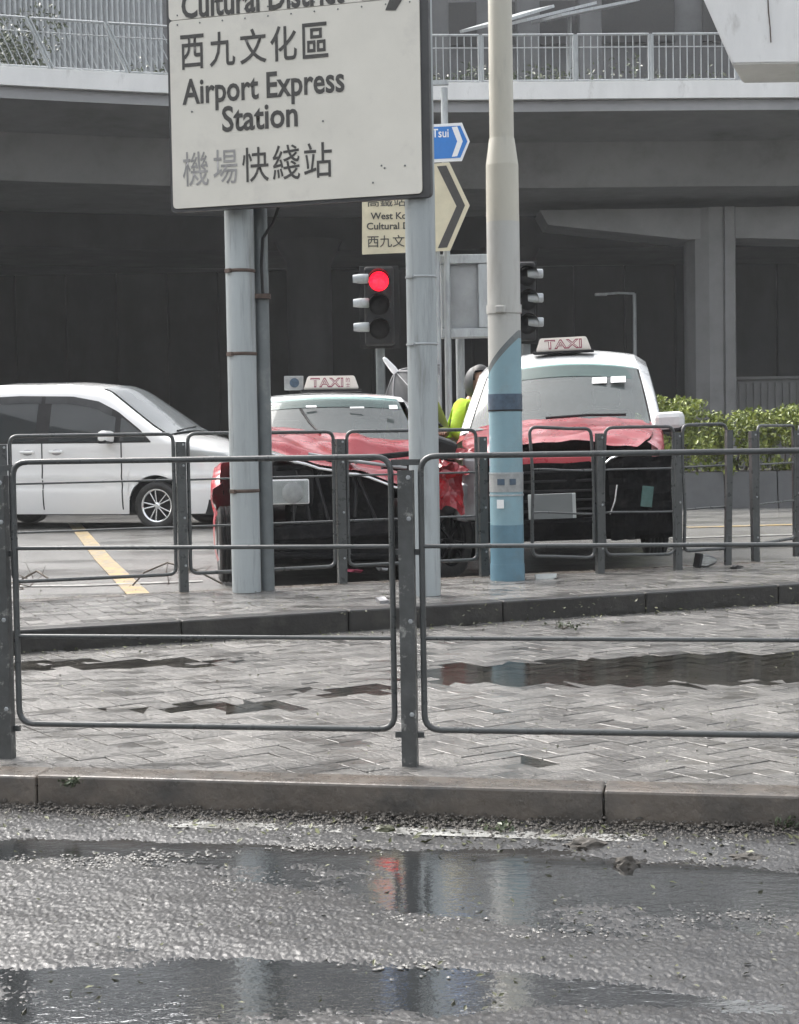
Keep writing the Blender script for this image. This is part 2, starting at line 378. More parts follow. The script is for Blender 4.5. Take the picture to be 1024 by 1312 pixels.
def pave(root, inside, org, ang, z, nobj, x0, x1, y0, y1):
    """herringbone block paving: the largest in view as single blocks, the rest joined"""
    e1 = Vector((math.cos(ang), math.sin(ang), 0)); e2 = Vector((-math.sin(ang), math.cos(ang), 0)); U = .1
    spots = []
    for i in range(-140, 140):
        for j in range(-140, 140):
            k = (i - j) % 4
            if k == 0: c = (i + 1, j + .5); rz = ang
            elif k == 3: c = (i + .5, j + 1); rz = ang + math.pi / 2
            else: continue
            p = org + e1 * c[0] * U + e2 * c[1] * U
            if not (x0 < p.x < x1 and y0 < p.y < y1 and inside(p)): continue
            sink = level(p) + random.uniform(-.0009, .0009)
            spots.append((p, rz, z + sink, visible(p)))
    vis = sorted([s for s in spots if s[3]], key=lambda s: s[3][2]); near = vis[:nobj]; nid = {id(s) for s in near}
    src = paver_mesh(); me = bpy.data.meshes.new('paver'); src.to_mesh(me); src.free(); me.materials.append(MATS['paver_wet'])
    for s in near:
        o = bpy.data.objects.new('paver', me); COL.objects.link(o); o.location = (s[0].x, s[0].y, s[2])
        o.rotation_euler = (random.gauss(0, .008), random.gauss(0, .008), s[1] + random.gauss(0, .006)); o.parent = root
    vs, fs = [], []; base = [v.co.copy() for v in me.vertices]; pf = [tuple(p.vertices) for p in me.polygons]
    for s in spots:
        if id(s) in nid: continue
        M = Matrix.Translation((s[0].x, s[0].y, s[2])) @ Euler((random.gauss(0, .008), random.gauss(0, .008), s[1])).to_matrix().to_4x4(); n = len(vs)
        vs += [M @ b for b in base]; fs += [tuple(n + q for q in f) for f in pf]
    m2 = bpy.data.meshes.new('pavers_beyond'); m2.from_pydata(vs, [], fs); m2.materials.append(MATS['paver_wet'])
    o = bpy.data.objects.new('pavers_beyond', m2); COL.objects.link(o); o.parent = root; o['kind'] = 'stuff'
def structure_root(name):
    o = bpy.data.objects.new(name, None); COL.objects.link(o); o['kind'] = 'structure'; return o
pv = structure_root('pavement')
pave(pv, lambda p: kerbY(p.x) + .05 < p.y < stepY(p.x) + .03, Vector((0, 7, 0)), math.atan2(kd.y, kd.x) + R(45), ZP, 300, -5.5, 5.5, 2, 13)
fp = structure_root('raised_pavement')
pave(fp, lambda p: stepY(p.x) + .125 < p.y < rearY(p.x) - .1, Vector((0, 10.5, 0)), math.atan2(sd_.y, sd_.x), ZF, 160, -5.5, 5.5, 5, 18)

def kerb_run(root, p, d, n, t0, t1, L, wd, zlo, zhi, mat, bev=.012):
    t = t0; k = 0
    while t < t1:
        bm = nb(); rot = Matrix.Rotation(math.atan2(d.y, d.x), 3, 'Z'); c = p + d * (t + L / 2) + n * (wd / 2)
        box(bm, (0, 0, 0), (L - .004, wd, zhi - zlo), None, bev)
        for v in bm.verts:
            v.co.z += .0015 * hf(v.co.x * 4 + t, v.co.y * 9, v.co.z * 9)
        o = obj('kerb_stone', bm, mat, root); o.location = (c.x, c.y, (zlo + zhi) / 2 + random.uniform(-.002, .002)); o.rotation_euler = (random.gauss(0, .004), random.gauss(0, .002), math.atan2(d.y, d.x))
        t += L; k += 1
kr = structure_root('kerb'); kerb_run(kr, K0, kd, kn, -5.57, 9, 1.9, .15, ZR - .06, ZP + .008, 'kerb_stone', .009)
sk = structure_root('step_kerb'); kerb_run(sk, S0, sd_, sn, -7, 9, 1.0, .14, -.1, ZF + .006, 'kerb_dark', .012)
rk = structure_root('rear_kerb'); kerb_run(rk, S0 + sn * (FW - .15), sd_, sn, -7, 5.6, 1.0, .15, -.1, ZF + .004, 'kerb_stone')

# road markings
def strip(name, pts, wd, mat, z, root=None):
    bm = nb(); pts = [Vector((p[0], p[1], z)) for p in pts]; L, Rr = [], []
    for i, p in enumerate(pts):
        d = (pts[min(i + 1, len(pts) - 1)] - pts[max(i - 1, 0)]).normalized(); n = Vector((-d.y, d.x, 0)) * wd / 2
        L.append(bm.verts.new(p + n)); Rr.append(bm.verts.new(p - n))
    for i in range(len(pts) - 1): bm.faces.new((L[i], Rr[i], Rr[i + 1], L[i + 1]))
    o = obj(name, bm, mat, root); 
    if not root: o['kind'] = 'structure'
    return o
ym = [G(96, 672, 0), G(132, 716, 0), G(178, 762, 0)]
strip('yellow_road_line', ym, .17, 'line_yellow', .004)
strip('white_road_line', [G(-60, 752, 0), G(100, 751, 0), G(260, 745, 0)], .12, 'line_white', .006)
for y_ in (690, 704):
    strip('white_road_line', [G(860, y_, 0), G(1180, y_ - 10, 0)], .16, 'line_white', .006 + (y_ - 690) * .0002)
strip('yellow_road_line', [G(880, 676, 0), G(1180, 668, 0)], .2, 'line_yellow', .005)
ed = K0 - kn * .15
strip('gutter_pale_strip', [on(ed, kd, -7), on(ed, kd, 7)], .085, 'line_white', ZR + .004)  # pale strip added for the bright water and sediment beside the kerb

ka = math.atan2(kd.y, kd.x); sa = math.atan2(sd_.y, sd_.x)
# the near road as real coarse asphalt: aggregate grain, shallow hollows, and one level sheet of rain water in them
import numpy as np
rng = np.random.default_rng(5)
AL, BL, SA_, SB_ = 2.2, 2.45, .0036, .005
na, nb_ = int(2 * AL / SA_), int(BL / SB_)
def blur(a_, k, ax_):
    c = np.cumsum(np.pad(a_, [(k, k) if i == ax_ else (0, 0) for i in (0, 1)], mode='wrap'), axis=ax_)
    n = a_.shape[ax_]; return (np.take(c, range(2 * k, 2 * k + n), ax_) - np.take(c, range(0, n), ax_)) / (2 * k)
def grain(k1, k2):
    g = rng.standard_normal((na, nb_))
    for _ in range(2): g = blur(blur(g, k1, 0), k2, 1)
    return g / g.std()
av = (np.arange(na) - na / 2) * SA_; bv = np.arange(nb_) * SB_
AA, BB = np.meshgrid(av, bv, indexing='ij')
Hh = .0005 * rng.standard_normal((na, nb_)) + .0009 * grain(1, 1) + .0008 * grain(8, 4) + .0013 * grain(34, 12) + .0014 * grain(90, 24) + .0052
KO = on(K0, kd, 0)
def ab(px, py):
    d_ = G(px, py, ZR) - KO; return d_.dot(kd), -d_.dot(kn)
for px, py, ra, rb, am in ((60, 1086, .75, .09, .0075), (330, 1092, .55, .07, .006), (620, 1100, .4, .1, .0065), (800, 1130, .62, .20, .0085), (560, 1160, .26, .14, .006), (970, 1150, .4, .15, .0065), (180, 1258, .55, .11, .0085), (470, 1262, .38, .10, .007), (700, 1268, .25, .07, .0055), (60, 1300, .3, .05, .004), (930, 1290, .25, .05, .004)):
    a0, b0_ = ab(px, py); Hh -= (am * 1.15 + .0028) * np.exp(-(((AA - a0) / ra) ** 2 + ((BB - b0_) / rb) ** 2) ** .85)
for px, py, ra, rb, am in ((200, 1170, .5, .14, .0025), (480, 1215, .4, .08, .002), (850, 1235, .5, .1, .002)):
    a0, b0_ = ab(px, py); Hh += am * np.exp(-(((AA - a0) / ra) ** 2 + ((BB - b0_) / rb) ** 2))
Hh += .006 * np.exp(-(BB / .05) ** 2)                      # silt against the kerb
co = np.empty((na * nb_, 3), 'f'); co[:, 0] = (KO.x + kd.x * AA - kn.x * BB).ravel(); co[:, 1] = (KO.y + kd.y * AA - kn.y * BB).ravel(); co[:, 2] = (ZR + Hh).ravel()
ii = (np.arange(na - 1)[:, None] * nb_ + np.arange(nb_ - 1)[None, :]).ravel()
quads = np.stack([ii, ii + 1, ii + nb_ + 1, ii + nb_], 1).astype('i')
me = bpy.data.meshes.new('road_surface'); me.vertices.add(len(co)); me.vertices.foreach_set('co', co.ravel()); me.loops.add(quads.size); me.loops.foreach_set('vertex_index', quads.ravel())
me.polygons.add(len(quads)); me.polygons.foreach_set('loop_start', np.arange(len(quads), dtype='i') * 4); me.polygons.foreach_set('loop_total', np.full(len(quads), 4, 'i')); me.polygons.foreach_set('use_smooth', np.ones(len(quads), bool)); me.update(calc_edges=True)
me.materials.append(MATS['asphalt']); rs_ = bpy.data.objects.new('road_surface', me); COL.objects.link(rs_); rs_['kind'] = 'structure'
def water_sheet(name, pts, z, nx=1):
    bm = nb(); bm.faces.new([bm.verts.new((p[0], p[1], z)) for p in pts]); o = obj(name, bm, 'standing_water'); o['kind'] = 'structure'
water_sheet('road_water', [KO + kd * a_ - kn * b_ for a_, b_ in ((-AL + .02, 0), (-AL + .02, BL - .02), (AL - .02, BL - .02), (AL - .02, 0))], ZR)
water_sheet('pavement_water', [(-5.5, kerbY(-5.5) + .08), (5.5, kerbY(5.5) + .08), (5.5, stepY(5.5) + .04), (-5.5, stepY(-5.5) + .04)], ZP - .0045)
water_sheet('raised_pavement_water', [(-5.5, stepY(-5.5) + .1), (5.5, stepY(5.5) + .1), (5.5, rearY(5.5) - .1), (-5.5, rearY(-5.5) - .1)], ZF - .0045)

# ================================================================== FLYOVER AND THE DARK SPACE BELOW IT
DE = 8.62                                            # top of the deck edge
edge = [Vector((-40, 20, 0)), P(-420, 60, 28.6), P(-200, 78, 30.2), P(0, 84, 31.2), P(215, 98, 32.2), P(420, 103, 33), P(600, 104, 33.3), P(1024, 99, 33.6), P(1700, 92, 34.5)]
edge = [Vector((p.x, p.y, DE)) for p in edge]
def edge_at(s):   # catmull through the edge points
    n = len(edge) - 1; k = min(int(s * n), n - 1); t = s * n - k
    p0, p1, p2, p3 = edge[max(k - 1, 0)], edge[k], edge[k + 1], edge[min(k + 2, n)]
    return .5 * ((2 * p1) + (p2 - p0) * t + (2 * p0 - 5 * p1 + 4 * p2 - p3) * t * t + (3 * p1 - p0 - 3 * p2 + p3) * t ** 3)
NS = 70; EP = [edge_at(k / NS) for k in range(NS + 1)]
def en(i):
    d = (EP[min(i + 1, NS)] - EP[max(i - 1, 0)]).normalized(); return Vector((-d.y, d.x, 0)), d
fly = place('flyover', 'long grey concrete flyover with pale deck edge and metal railing crossing behind the taxis', 'flyover', (6, 38, 0))
def extr(prof):
    """profile of (back offset, z) swept along the deck edge"""
    bm = nb(); rings = []
    for i, p in enumerate(EP):
        n, d = en(i); rings.append([bm.verts.new(Vector((p.x, p.y, 0)) + n * q + Vector((0, 0, z))) for q, z in prof])
    m = len(prof)
    for A, B in zip(rings, rings[1:]):
        for k in range(m): bm.faces.new((A[k], A[(k + 1) % m], B[(k + 1) % m], B[k]))
    bm.faces.new(rings[0]); bm.faces.new(rings[-1][::-1]); return bm
obj('deck_edge', extr([(0, DE - .36), (0, DE), (.35, DE), (.35, DE - .36)]), 'concrete_white', fly)
obj('deck', extr([(.02, DE - .62), (.12, DE - .365), (.4, DE - .365), (.4, DE - .06), (37, DE - .06), (37, DE - .8), (3, DE - .8)]), 'concrete', fly)
obj('girder', extr([(2.6, DE - .78), (3.0, DE - 1.75), (7.5, DE - 1.75), (7.9, DE - .78)]), 'concrete', fly)
obj('girder', extr([(13, DE - .79), (13.3, DE - 1.9), (18, DE - 1.9), (18.2, DE - .79)]), 'concrete_shaded', fly)
# column with its side groove and crosshead
cp = P(912, 520, 38.5)
bm = nb(); rc = [(-.55, .25), (-.42, -.22), (-.12, -.42), (.2, -.44), (.2, -.36), (.26, -.36), (.26, -.44), (.50, -.44), (.55, -.3), (.55, .6), (-.55, .6)]
prism(bm, [(cp.x + x, cp.y + y, 0) for x, y in rc], (0, 0, DE - 2.0)); obj('column', bm, 'concrete', fly)
bm = nb(); prism(bm, [(cp.x - 4.2, cp.y - .3, DE - 2.0), (cp.x - 4.0, cp.y - .3, DE - 2.35), (cp.x - .7, cp.y - .3, DE - 2.75), (cp.x + .9, cp.y - .3, DE - 2.75), (cp.x + 9, cp.y - .3, DE - 3.1), (cp.x + 9, cp.y - .3, DE - 2.0)], (0, 1.4, 0)); obj('crosshead', bm, 'concrete', fly)
for cx_, cy_ in ((-2.4, 43.5), (3.3, 46), (15.5, 40)):
    bm = nb(); lathe(bm, [(.62, 0), (.62, DE - 2.6), (.95, DE - 1.99)], 20, 'Z', (cx_, cy_, 0)); obj('column', bm, 'concrete_shaded', fly)
# railing panels on the deck edge
def deck_panel(a_, b_, lean, name='railing_panel'):
    d = (b_ - a_); L = d.length; d.normalize(); up = (Vector((0, 0, 1)) + d * lean).normalized(); H = .96 / up.z
    bm = nb(); z0 = Vector((0, 0, .06))
    for h, r in ((0, .022), (H * .72, .012), (H, .026)): tube(bm, [a_ + z0 + up * h + d * .04, b_ + z0 + up * h - d * .04], r, 6)
    for q in (.04, L - .04): tube(bm, [a_ + d * q + z0, a_ + d * q + z0 + up * H], .024, 6)
    o = obj(name, bm, 'galvanised', fly)
    bm = nb(); k = .18
    while k < L - .1:
        tube(bm, [a_ + d * k + z0, a_ + d * k + z0 + up * H], .011, 5); k += .15
    obj('balusters', bm, 'galvanised', o)
    bm = nb(); tube(bm, [a_ - Vector((0, 0, .02)), a_ + up * (H + .06)], .035, 6); obj('railing_post', bm, 'galvanised', o)
acc = 0; last = EP[0] + en(0)[0] * .16
for i in range(1, NS + 1):
    q = EP[i] + en(i)[0] * .16
    if (q - last).length > 1.34:
        deck_panel(last, q, -.46 if q.x < -3.6 else 0.0); last = q
# weeds on the deck edge
def leaf_cloud(bm, n, place_fn, size, flat=.5):
    for _ in range(n):
        p = place_fn(); s = size * random.uniform(.6, 1.3)
        rot = Euler((random.gauss(0, .8), random.gauss(0, .8), random.uniform(0, 6.28))).to_matrix()
        vs = [bm.verts.new(p + rot @ Vector(c)) for c in ((-s, 0, 0), (0, -s * flat, .1 * s), (s, 0, -.15 * s), (0, s * flat, .1 * s))]
        bm.faces.new(vs)
# retaining wall of tall panels closing the space under the deck
wall = place('retaining_wall', 'dark ribbed concrete wall deep in the shade under the flyover', 'wall', (0, 62, 0))
bm = nb(); box(bm, (0, 62.4, 6.5), (110, .6, 13)); obj('wall_core', bm, 'concrete_shaded', wall)
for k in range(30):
    bm = nb(); box(bm, (-28 + k * 2.0, 61.95, 4.2), (1.94, .3, 8.4), None, .03); obj('wall_panel', bm, 'concrete_shaded', wall)
for sx in (-1, 1):  # unseen walls added at both sides so light enters only from the front
    sw = place('light_blocking_wall', ('unseen dark wall added to block light under the left end of the flyover', 'unseen dark wall added to block light under the right end of the flyover')[sx > 0], 'wall', (sx * 33, 50, 0))
    bm = nb(); box(bm, (sx * 33, 48.5, 4.0), (1, 26, 7.8)); obj('wall_core', bm, 'concrete_shaded', sw)
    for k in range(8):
        bm = nb(); box(bm, (sx * 32.4, 37.5 + 3 * k, 3.9), (.2, 2.9, 7.6), None, .03); obj('wall_panel', bm, 'concrete_shaded', sw)
# inner barrier behind the hedge
bar = place('barrier', 'low grey corrugated barrier behind the hedge beside the column', 'barrier', (12, 44, 0))
pa, pb = P(940, 486, 43), P(1400, 486, 43)
bm = nb(); box(bm, ((pa.x + pb.x) / 2, 43.1, pa.z / 2), (pb.x - pa.x, .1, pa.z)); obj('barrier_core', bm, 'concrete', bar)
bm = nb(); k = pa.x
while k < pb.x:
    box(bm, (k, 43.03, pa.z / 2 - .05), (.09, .06, pa.z - .1)); k += .2
obj('barrier_rib', bm, 'concrete', bar)
bm = nb(); box(bm, ((pa.x + pb.x) / 2, 43.03, pa.z + .03), (pb.x - pa.x, .26, .07)); obj('barrier_cap', bm, 'concrete', bar)

# white pier head of another viaduct, upper right
pc = place('viaduct_pier', 'white concrete pier head with slanted end hanging into the upper right corner', 'pier', (11.5, 22.5, 0))
Y0 = 21.0
A = [P(902, 0, Y0), P(938, 82, Y0), P(1240, 64, Y0), P(1240, -160, Y0), P(832, -160, Y0)]
A = [Vector((p.x, Y0, p.z)) for p in A]; A[2].z = A[1].z
bm = nb(); prism(bm, A, (.40, 1.15, 0)); bmesh.ops.bevel(bm, geom=list(bm.edges), offset=.02, segments=2, affect='EDGES'); obj('crosshead', bm, 'concrete_white', pc)
bm = nb(); box(bm, (11.3, Y0 + .75, (A[1].z - .005) / 2), (2.0, 1.0, A[1].z - .005), None, .1); obj('column', bm, 'concrete', pc)
bm = nb(); q = [P(984, -5, Y0 - .01), P(985, 15, Y0 - .01), P(987, 35, Y0 - .01), P(988, 54, Y0 - .01)]; tube(bm, q, .008, 5); obj('crack_stain', bm, 'rust', pc)

# what stands beyond the deck
up_ = place('podium_building', 'grey hazy concrete podium with dark columns rising beyond the flyover railing', 'building', (0, 80, 0))
bm = nb(); box(bm, (0, 84, 17), (120, 8, 34)); obj('facade_wall', bm, 'facade', up_)
for k in range(9):
    for s_ in range(3):
        bm = nb(); box(bm, (-40 + k * 10, 79.9, 16 + s_ * 6), (8.6, .3, 2.2), None, .05); obj('window_band', bm, 'black_plastic', up_)
for px in (520, 560, 676, 755, 40, 205):
    q = P(px, 30, 66); bm = nb(); box(bm, (q.x, 66, 15), (.95, .95, 13.2), None, .08); obj('column', bm, 'facade', up_)
bm = nb(); box(bm, (0, 69, 22.2), (90, 9, 1.2), None, .05); obj('upper_slab', bm, 'facade', up_)
nbar = place('noise_barrier', 'pale ribbed noise barrier above the left end of the flyover', 'barrier', (-11, 45, DE))
q0, q1 = P(-160, 20, 47), P(206, 20, 47)
bm = nb(); box(bm, ((q0.x + q1.x) / 2, 47.2, DE + 3), (q1.x - q0.x, .12, 6.2)); obj('barrier_panel', bm, 'shelter_metal', nbar)
bm = nb(); k = q0.x
while k < q1.x:
    box(bm, (k, 47.1, DE + 3), (.06, .1, 6.1)); k += .16
obj('barrier_rib', bm, 'galvanised', nbar)
cpy = place('canopy', 'slatted pale walkway canopy half hidden among the trees beyond the deck', 'canopy', (4, 55, DE))
for k in range(3):
    c0 = P(610 + k * 45, 36 - k * 6, 55); c1 = P(690 + k * 55, 12 - k * 4, 58)
    bm = nb(); dd = c1 - c0; box(bm, (c0 + c1) / 2, (dd.length, 1.4, .1), Matrix.Rotation(math.atan2(dd.y, dd.x), 3, 'Z') @ Matrix.Rotation(-math.atan2(dd.z, Vector((dd.x, dd.y, 0)).length), 3, 'Y')); obj('roof_slat', bm, 'galvanised', cpy)
for px, py, yy in ((640, 30, 56.2), (730, 15, 57)):
    bm = nb(); tube(bm, [P(px, py, yy), P(px, 110, yy)], .08, 6); obj('canopy_post', bm, 'galvanised', cpy)
def tree(label, base, h, rx, rz, n, mat, size, group):
    t = place('tree', label, 'tree', base, group); base = Vector(base)
    bm = nb(); top = base + Vector((.1, 0, h * .75)); tube(bm, [base, lerp(base, top, .5) + Vector((.06, .05, 0)), top], [.13, .09, .04], 7)
    for k in range(6):
        th = k * 1.1; s_ = lerp(base, top, .5 + .06 * k); tube(bm, [s_, s_ + Vector((math.cos(th) * rx * .6, math.sin(th) * rx * .6, h * .16))], [.045, .015], 5)
    obj('trunk', bm, 'bark', t); c = base + Vector((0, 0, h * .72)); cl = []
    for k in range(13):
        th = random.uniform(0, 6.28); u_ = random.uniform(.2, .85); cl.append((c + Vector((math.cos(th) * rx * u_, math.sin(th) * rx * u_, random.uniform(-.7, .8) * rz)), random.uniform(.3, .55) * rx))
    def pl():
        cc, rr = random.choice(cl); d = Vector((random.gauss(0, 1), random.gauss(0, 1), random.gauss(0, 1))).normalized(); return cc + d * rr * random.uniform(.55, 1.05)
    bm = nb(); leaf_cloud(bm, n, pl, size); obj('crown', bm, mat, t); return t
GT = 'trees beyond the flyover deck'
tree('low spreading tree beyond the flyover railing left of the lamp post', (P(590, 60, 50).x, 50, DE - .06), 3.6, 2.3, 1.0, 2600, 'leaf_far', .09, GT)
tree('low spreading tree beyond the flyover railing just right of the lamp post', (P(730, 60, 52).x, 52, DE - .06), 4.0, 2.6, 1.2, 2800, 'leaf_far', .09, GT)
tree('bushy tree behind the railing at the upper left corner', (P(2, 60, 44).x, 44, DE - .06), 4.2, 1.4, 1.5, 1800, 'leaf_far', .08, GT)
tree('tree beyond the railing beside the white pier head', (P(860, 60, 50).x, 50, DE - .06), 3.4, 2.0, 1.1, 2000, 'leaf_far', .09, GT)
wd = nb()
for _ in range(60):
    s_ = random.uniform(.47, .95); p_ = edge_at(s_); 
    def pl(): return p_ + Vector((random.gauss(0, .1), .35 + random.gauss(0, .08), abs(random.gauss(0, .14))))
    leaf_cloud(wd, 26, pl, .05)
tag(obj('deck_weeds', wd, 'leaf_far'), 'small weeds growing along the flyover deck edge', 'weeds', kind='stuff')

# thin lamp column far under the flyover
fl = place('street_lamp', 'thin faint street lamp standing in the dark beyond the right taxi', 'street lamp', tuple(G(813, 620, 0)) if False else (P(813, 440, 40).x, 40, 0))
t0_ = P(813, 376, 40); bm = nb(); tube(bm, [(t0_.x, 40, 0), (t0_.x, 40, t0_.z)], [.07, .045], 8); obj('pole', bm, 'galvanised', fl)
bm = nb(); tube(bm, [t0_, t0_ + Vector((-.4, 0, .02)), t0_ + Vector((-.75, 0, .0))], .03, 6); obj('arm', bm, 'galvanised', fl)
bm = nb(); box(bm, t0_ + Vector((-.85, 0, -.01)), (.32, .14, .07), None, .02); obj('lamp_head', bm, 'galvanised', fl)

# ================================================================== HEDGE IN ITS PLANTER
HY = 23.6
hx0 = P(862, 620, HY).x
plw = place('planter_wall', 'low grey slab planter wall under the hedge at the right', 'planter wall', (hx0 + 4, HY, 0))
ptop = P(940, 604, HY).z
bm = nb(); box(bm, (hx0 + 4.6, HY + .75, ptop / 2), (9.4, 1.4, ptop)); obj('planter_core', bm, 'soil', plw)
for k in range(12):
    bm = nb(); box(bm, (hx0 + .38 + k * .8, HY, ptop / 2 - .02), (.785, .09, ptop + .02), Euler((R(-8), 0, 0)).to_matrix(), .008); obj('planter_slab', bm, 'planter', plw)
hg = place('hedge', 'bright green leafy hedge in the planter behind the right taxi', 'hedge', (hx0 + 4, HY + .7, ptop))
bm = nb()
for k in range(60):
    x = hx0 - .2 + 9.4 * k / 59; tube(bm, [(x, HY + .6 + random.uniform(-.3, .3), ptop - .05), (x + random.uniform(-.2, .2), HY + .6 + random.uniform(-.4, .4), ptop + .7)], [.02, .006], 5)
obj('stems', bm, 'bark', hg)
def htop(x): return 1.42 + .16 * hf(x * 1.1, 3.1) + .12 * hf(x * 3.2, 8.1) + (.12 if x < hx0 + .5 else 0)
clumps = []
for k in range(620):
    x = random.uniform(hx0 - .45, hx0 + 9.2); zt_ = htop(x); z = ptop + (zt_ - ptop) * (1 - random.random() ** 1.7); y = HY + .55 + random.gauss(0, .28)
    clumps.append((Vector((x, y - .12 * (1 - (z - ptop)), z)), random.uniform(.10, .2)))
def pl():
    c, r = random.choice(clumps); d = Vector((random.gauss(0, 1), random.gauss(0, 1), random.gauss(0, 1))).normalized(); return c + d * r * random.uniform(.4, 1.1)
bm = nb(); leaf_cloud(bm, 42000, pl, .042, .55); obj('foliage', bm, 'leaf', hg)

# ================================================================== RAILINGS
RB = (1.062, .755, .44, .125)          # bar heights of one panel: top, two middle, bottom
def rail_panel(root, a_, b_, z0, r=.0125, rm=.008, jit=0, mat='rail_paint', warp=None, bars=RB, cr=.055):
    """one looped frame between two ground points, with its middle bars"""
    a_ = Vector((a_[0], a_[1], 0)); b_ = Vector((b_[0], b_[1], 0)); d = (b_ - a_)
    W = warp or (lambda p: p)
    def S(t, z): return a_ + d * t + Vector((0, 0, z0 + z))
    loop = rounded([S(0, bars[3]), S(1, bars[3]), S(1, bars[0]), S(0, bars[0])], cr)
    fine = []
    for i, p in enumerate(loop):
        q = loop[(i + 1) % len(loop)]; k = max(1, int((q - p).length / .12))
        fine += [p.lerp(q, j / k) for j in range(k)]
    bm = nb(); tube(bm, [W(p) for p in fine], r, 8, True); fr = obj('panel_frame', bm, mat, root)
    for z in bars[1:3]:
        bm = nb(); tube(bm, [W(S(t / 10, z)) for t in range(11)], rm, 7); obj('rail_bar', bm, mat, fr)
    return fr
def rail_post(root, p, z0, h, ang, mat='rail_chip', w_=.052, dp=.042, lean=(0, 0)):
    bm = nb(); rot = Euler((lean[0], lean[1], ang)).to_matrix()
    # open channel: web and two flanges
    for c, s_ in (((0, -dp / 2 + .004, h / 2), (w_, .008, h)), ((-w_ / 2 + .003, .004, h / 2), (.006, dp - .008, h)), ((w_ / 2 - .003, .004, h / 2), (.006, dp - .008, h))):
        vs = box(bm, c, s_)
    for v in bm.verts: v.co = rot @ v.co + Vector((p[0], p[1], z0 - .03))
    o = obj('post', bm, mat, root)
    for z in (.18, .5, .85, .99):
        bm = nb(); lathe(bm, [(.009, -.006), (.009, 0), (.006, .003)], 6, 'Y', (0, 0, 0)); 
        for v in bm.verts: v.co = rot @ (Vector((v.co.x + .012, -v.co.y - dp / 2, v.co.z + z))) + Vector((p[0], p[1], z0))
        obj('bolt', bm, 'galvanised', o)
    return o
nr = place('guard_railing', 'dark grey looped pedestrian railing nearest to the camera along the front kerb', 'railing', (.03, 5.4, 0))
p0, p1 = G(9, 971, 0), G(526, 981, 0); nd = (p1 - p0); PITCHR = nd.length; nd.normalize(); nang = math.atan2(nd.y, nd.x)
nposts = [p1 + nd * PITCHR * k for k in range(-3, 4)]
for p in nposts: rail_post(nr, p, 0, 1.045, nang)
for a_, b_ in zip(nposts, nposts[1:]): rail_panel(nr, a_ + nd * .052, b_ - nd * .052, 0, r=.0108, rm=.0078)
for p in nposts:
    for z in RB[:1] + RB[1:2] + RB[3:]:
        bm = nb(); box(bm, p + Vector((0, .012, z - .02)), (.1, .012, .02), Matrix.Rotation(nang, 3, 'Z')); obj('lug', bm, 'rail_paint', nr)

def RL(px, Y): return (P(px, 640, Y).x, Y, 0)
fr_ = place('guard_railing', 'dark looped railing on the far pavement in front of the left taxi and white van', 'railing', (-1, 10.7, ZF))
pts = [(-3.55, 9.58), RL(4, 10.0), RL(233, 10.42), RL(437, 10.86), RL(619, 11.25)]
pts = [Vector((p[0], p[1], 0)) for p in pts]
for p in pts: rail_post(fr_, p, ZF, 1.04, sa, 'rail_paint', w_=.06)
for a_, b_ in zip(pts, pts[1:]):
    d = (b_ - a_).normalized(); rail_panel(fr_, a_ + d * .05, b_ - d * .05, ZF, r=.0125, rm=.0075)
br = place('guard_railing', 'bent and torn far railing pushed outward in front of the right taxi', 'railing', (1.6, 11.6, ZF))
bp = [Vector(p) for p in (RL(682, 11.22), RL(768, 11.38), RL(868, 11.55), RL(968, 12.3), RL(1021, 13.0), RL(1090, 13.9))]
def bend(k):
    def f(p):
        s_ = p.z - ZF; return p + Vector((.02 * hf(p.x * 2.2, p.z * 2, k), -.05 * math.sin(p.x * 3 + k) * s_, .02 * hf(p.x * 2.5, p.z, k + 5)))
    return f
for i, p in enumerate(bp[1:]): rail_post(br, p, ZF, 1.05, sa, 'rail_paint', w_=.055, lean=(random.uniform(-.03, .02), random.uniform(-.02, .02)))
d = (bp[1] - bp[0]).normalized(); rail_panel(br, bp[0], bp[1] - d * .045, ZF, rm=.0075, warp=bend(1))
d = (bp[2] - bp[1]).normalized(); rail_panel(br, bp[1] + d * .045, bp[2] - d * .04, ZF, rm=.0075, warp=bend(2))
q = Vector(RL(932, 11.75)); rail_panel(br, bp[2] + Vector((.05, .02, 0)), q, ZF + .01, rm=.0075, warp=bend(3))
bm = nb(); vs = box(bm, (q.x + .01, q.y, ZF + .52), (.05, .03, 1.02), Euler((0, R(1.2), .3)).to_matrix()); obj('post', bm, 'rail_paint', br)
for a_, b_ in zip(bp[3:], bp[4:]): rail_panel(br, a_ + Vector((.03, .03, 0)), b_ - Vector((.03, .03, 0)), ZF, rm=.0075)

# ================================================================== BIG DIRECTION SIGN ON TWO POLES
sg = place('direction_sign', 'large cream direction sign with black lettering on two grey poles', 'sign', (-.4, 10.2, ZF))
SL, SR = P(222, 266, 10.30), P(541, 247, 9.82)
su = (SR - SL); su.z = 0; SWID = su.length; su.normalize(); sv = Vector((0, 0, 1)); sno = su.cross(sv)   # sno points to the camera
SO = Vector((SL.x, SL.y, (SL.z + SR.z) / 2 - .005))
def SP(px, py): return PL(px, py, SO, sno)
def plate(bm, o, u, v, w_, h, th, r=.03):
    pts = rounded([o, o + u * w_, o + u * w_ + v * h, o + v * h], r, 4); prism(bm, pts, u.cross(v) * -th)
seamz = (SP(225, 26) - SO).dot(sv)
topz = seamz + .85
bm = nb(); plate(bm, SO, su, sv, SWID, seamz - .002, .012); pn = obj('sign_panel', bm, 'sign_cream', sg)
bm = nb(); plate(bm, SO + sv * (seamz + .002), su, sv, SWID, topz - seamz, .012); pn2 = obj('sign_panel', bm, 'sign_cream', sg)
bm = nb(); plate(bm, SO - su * .022 - sv * .022 - sno * .014, su, sv, SWID + .075, topz + .05, .05, .035); obj('backing', bm, 'sign_back', sg)
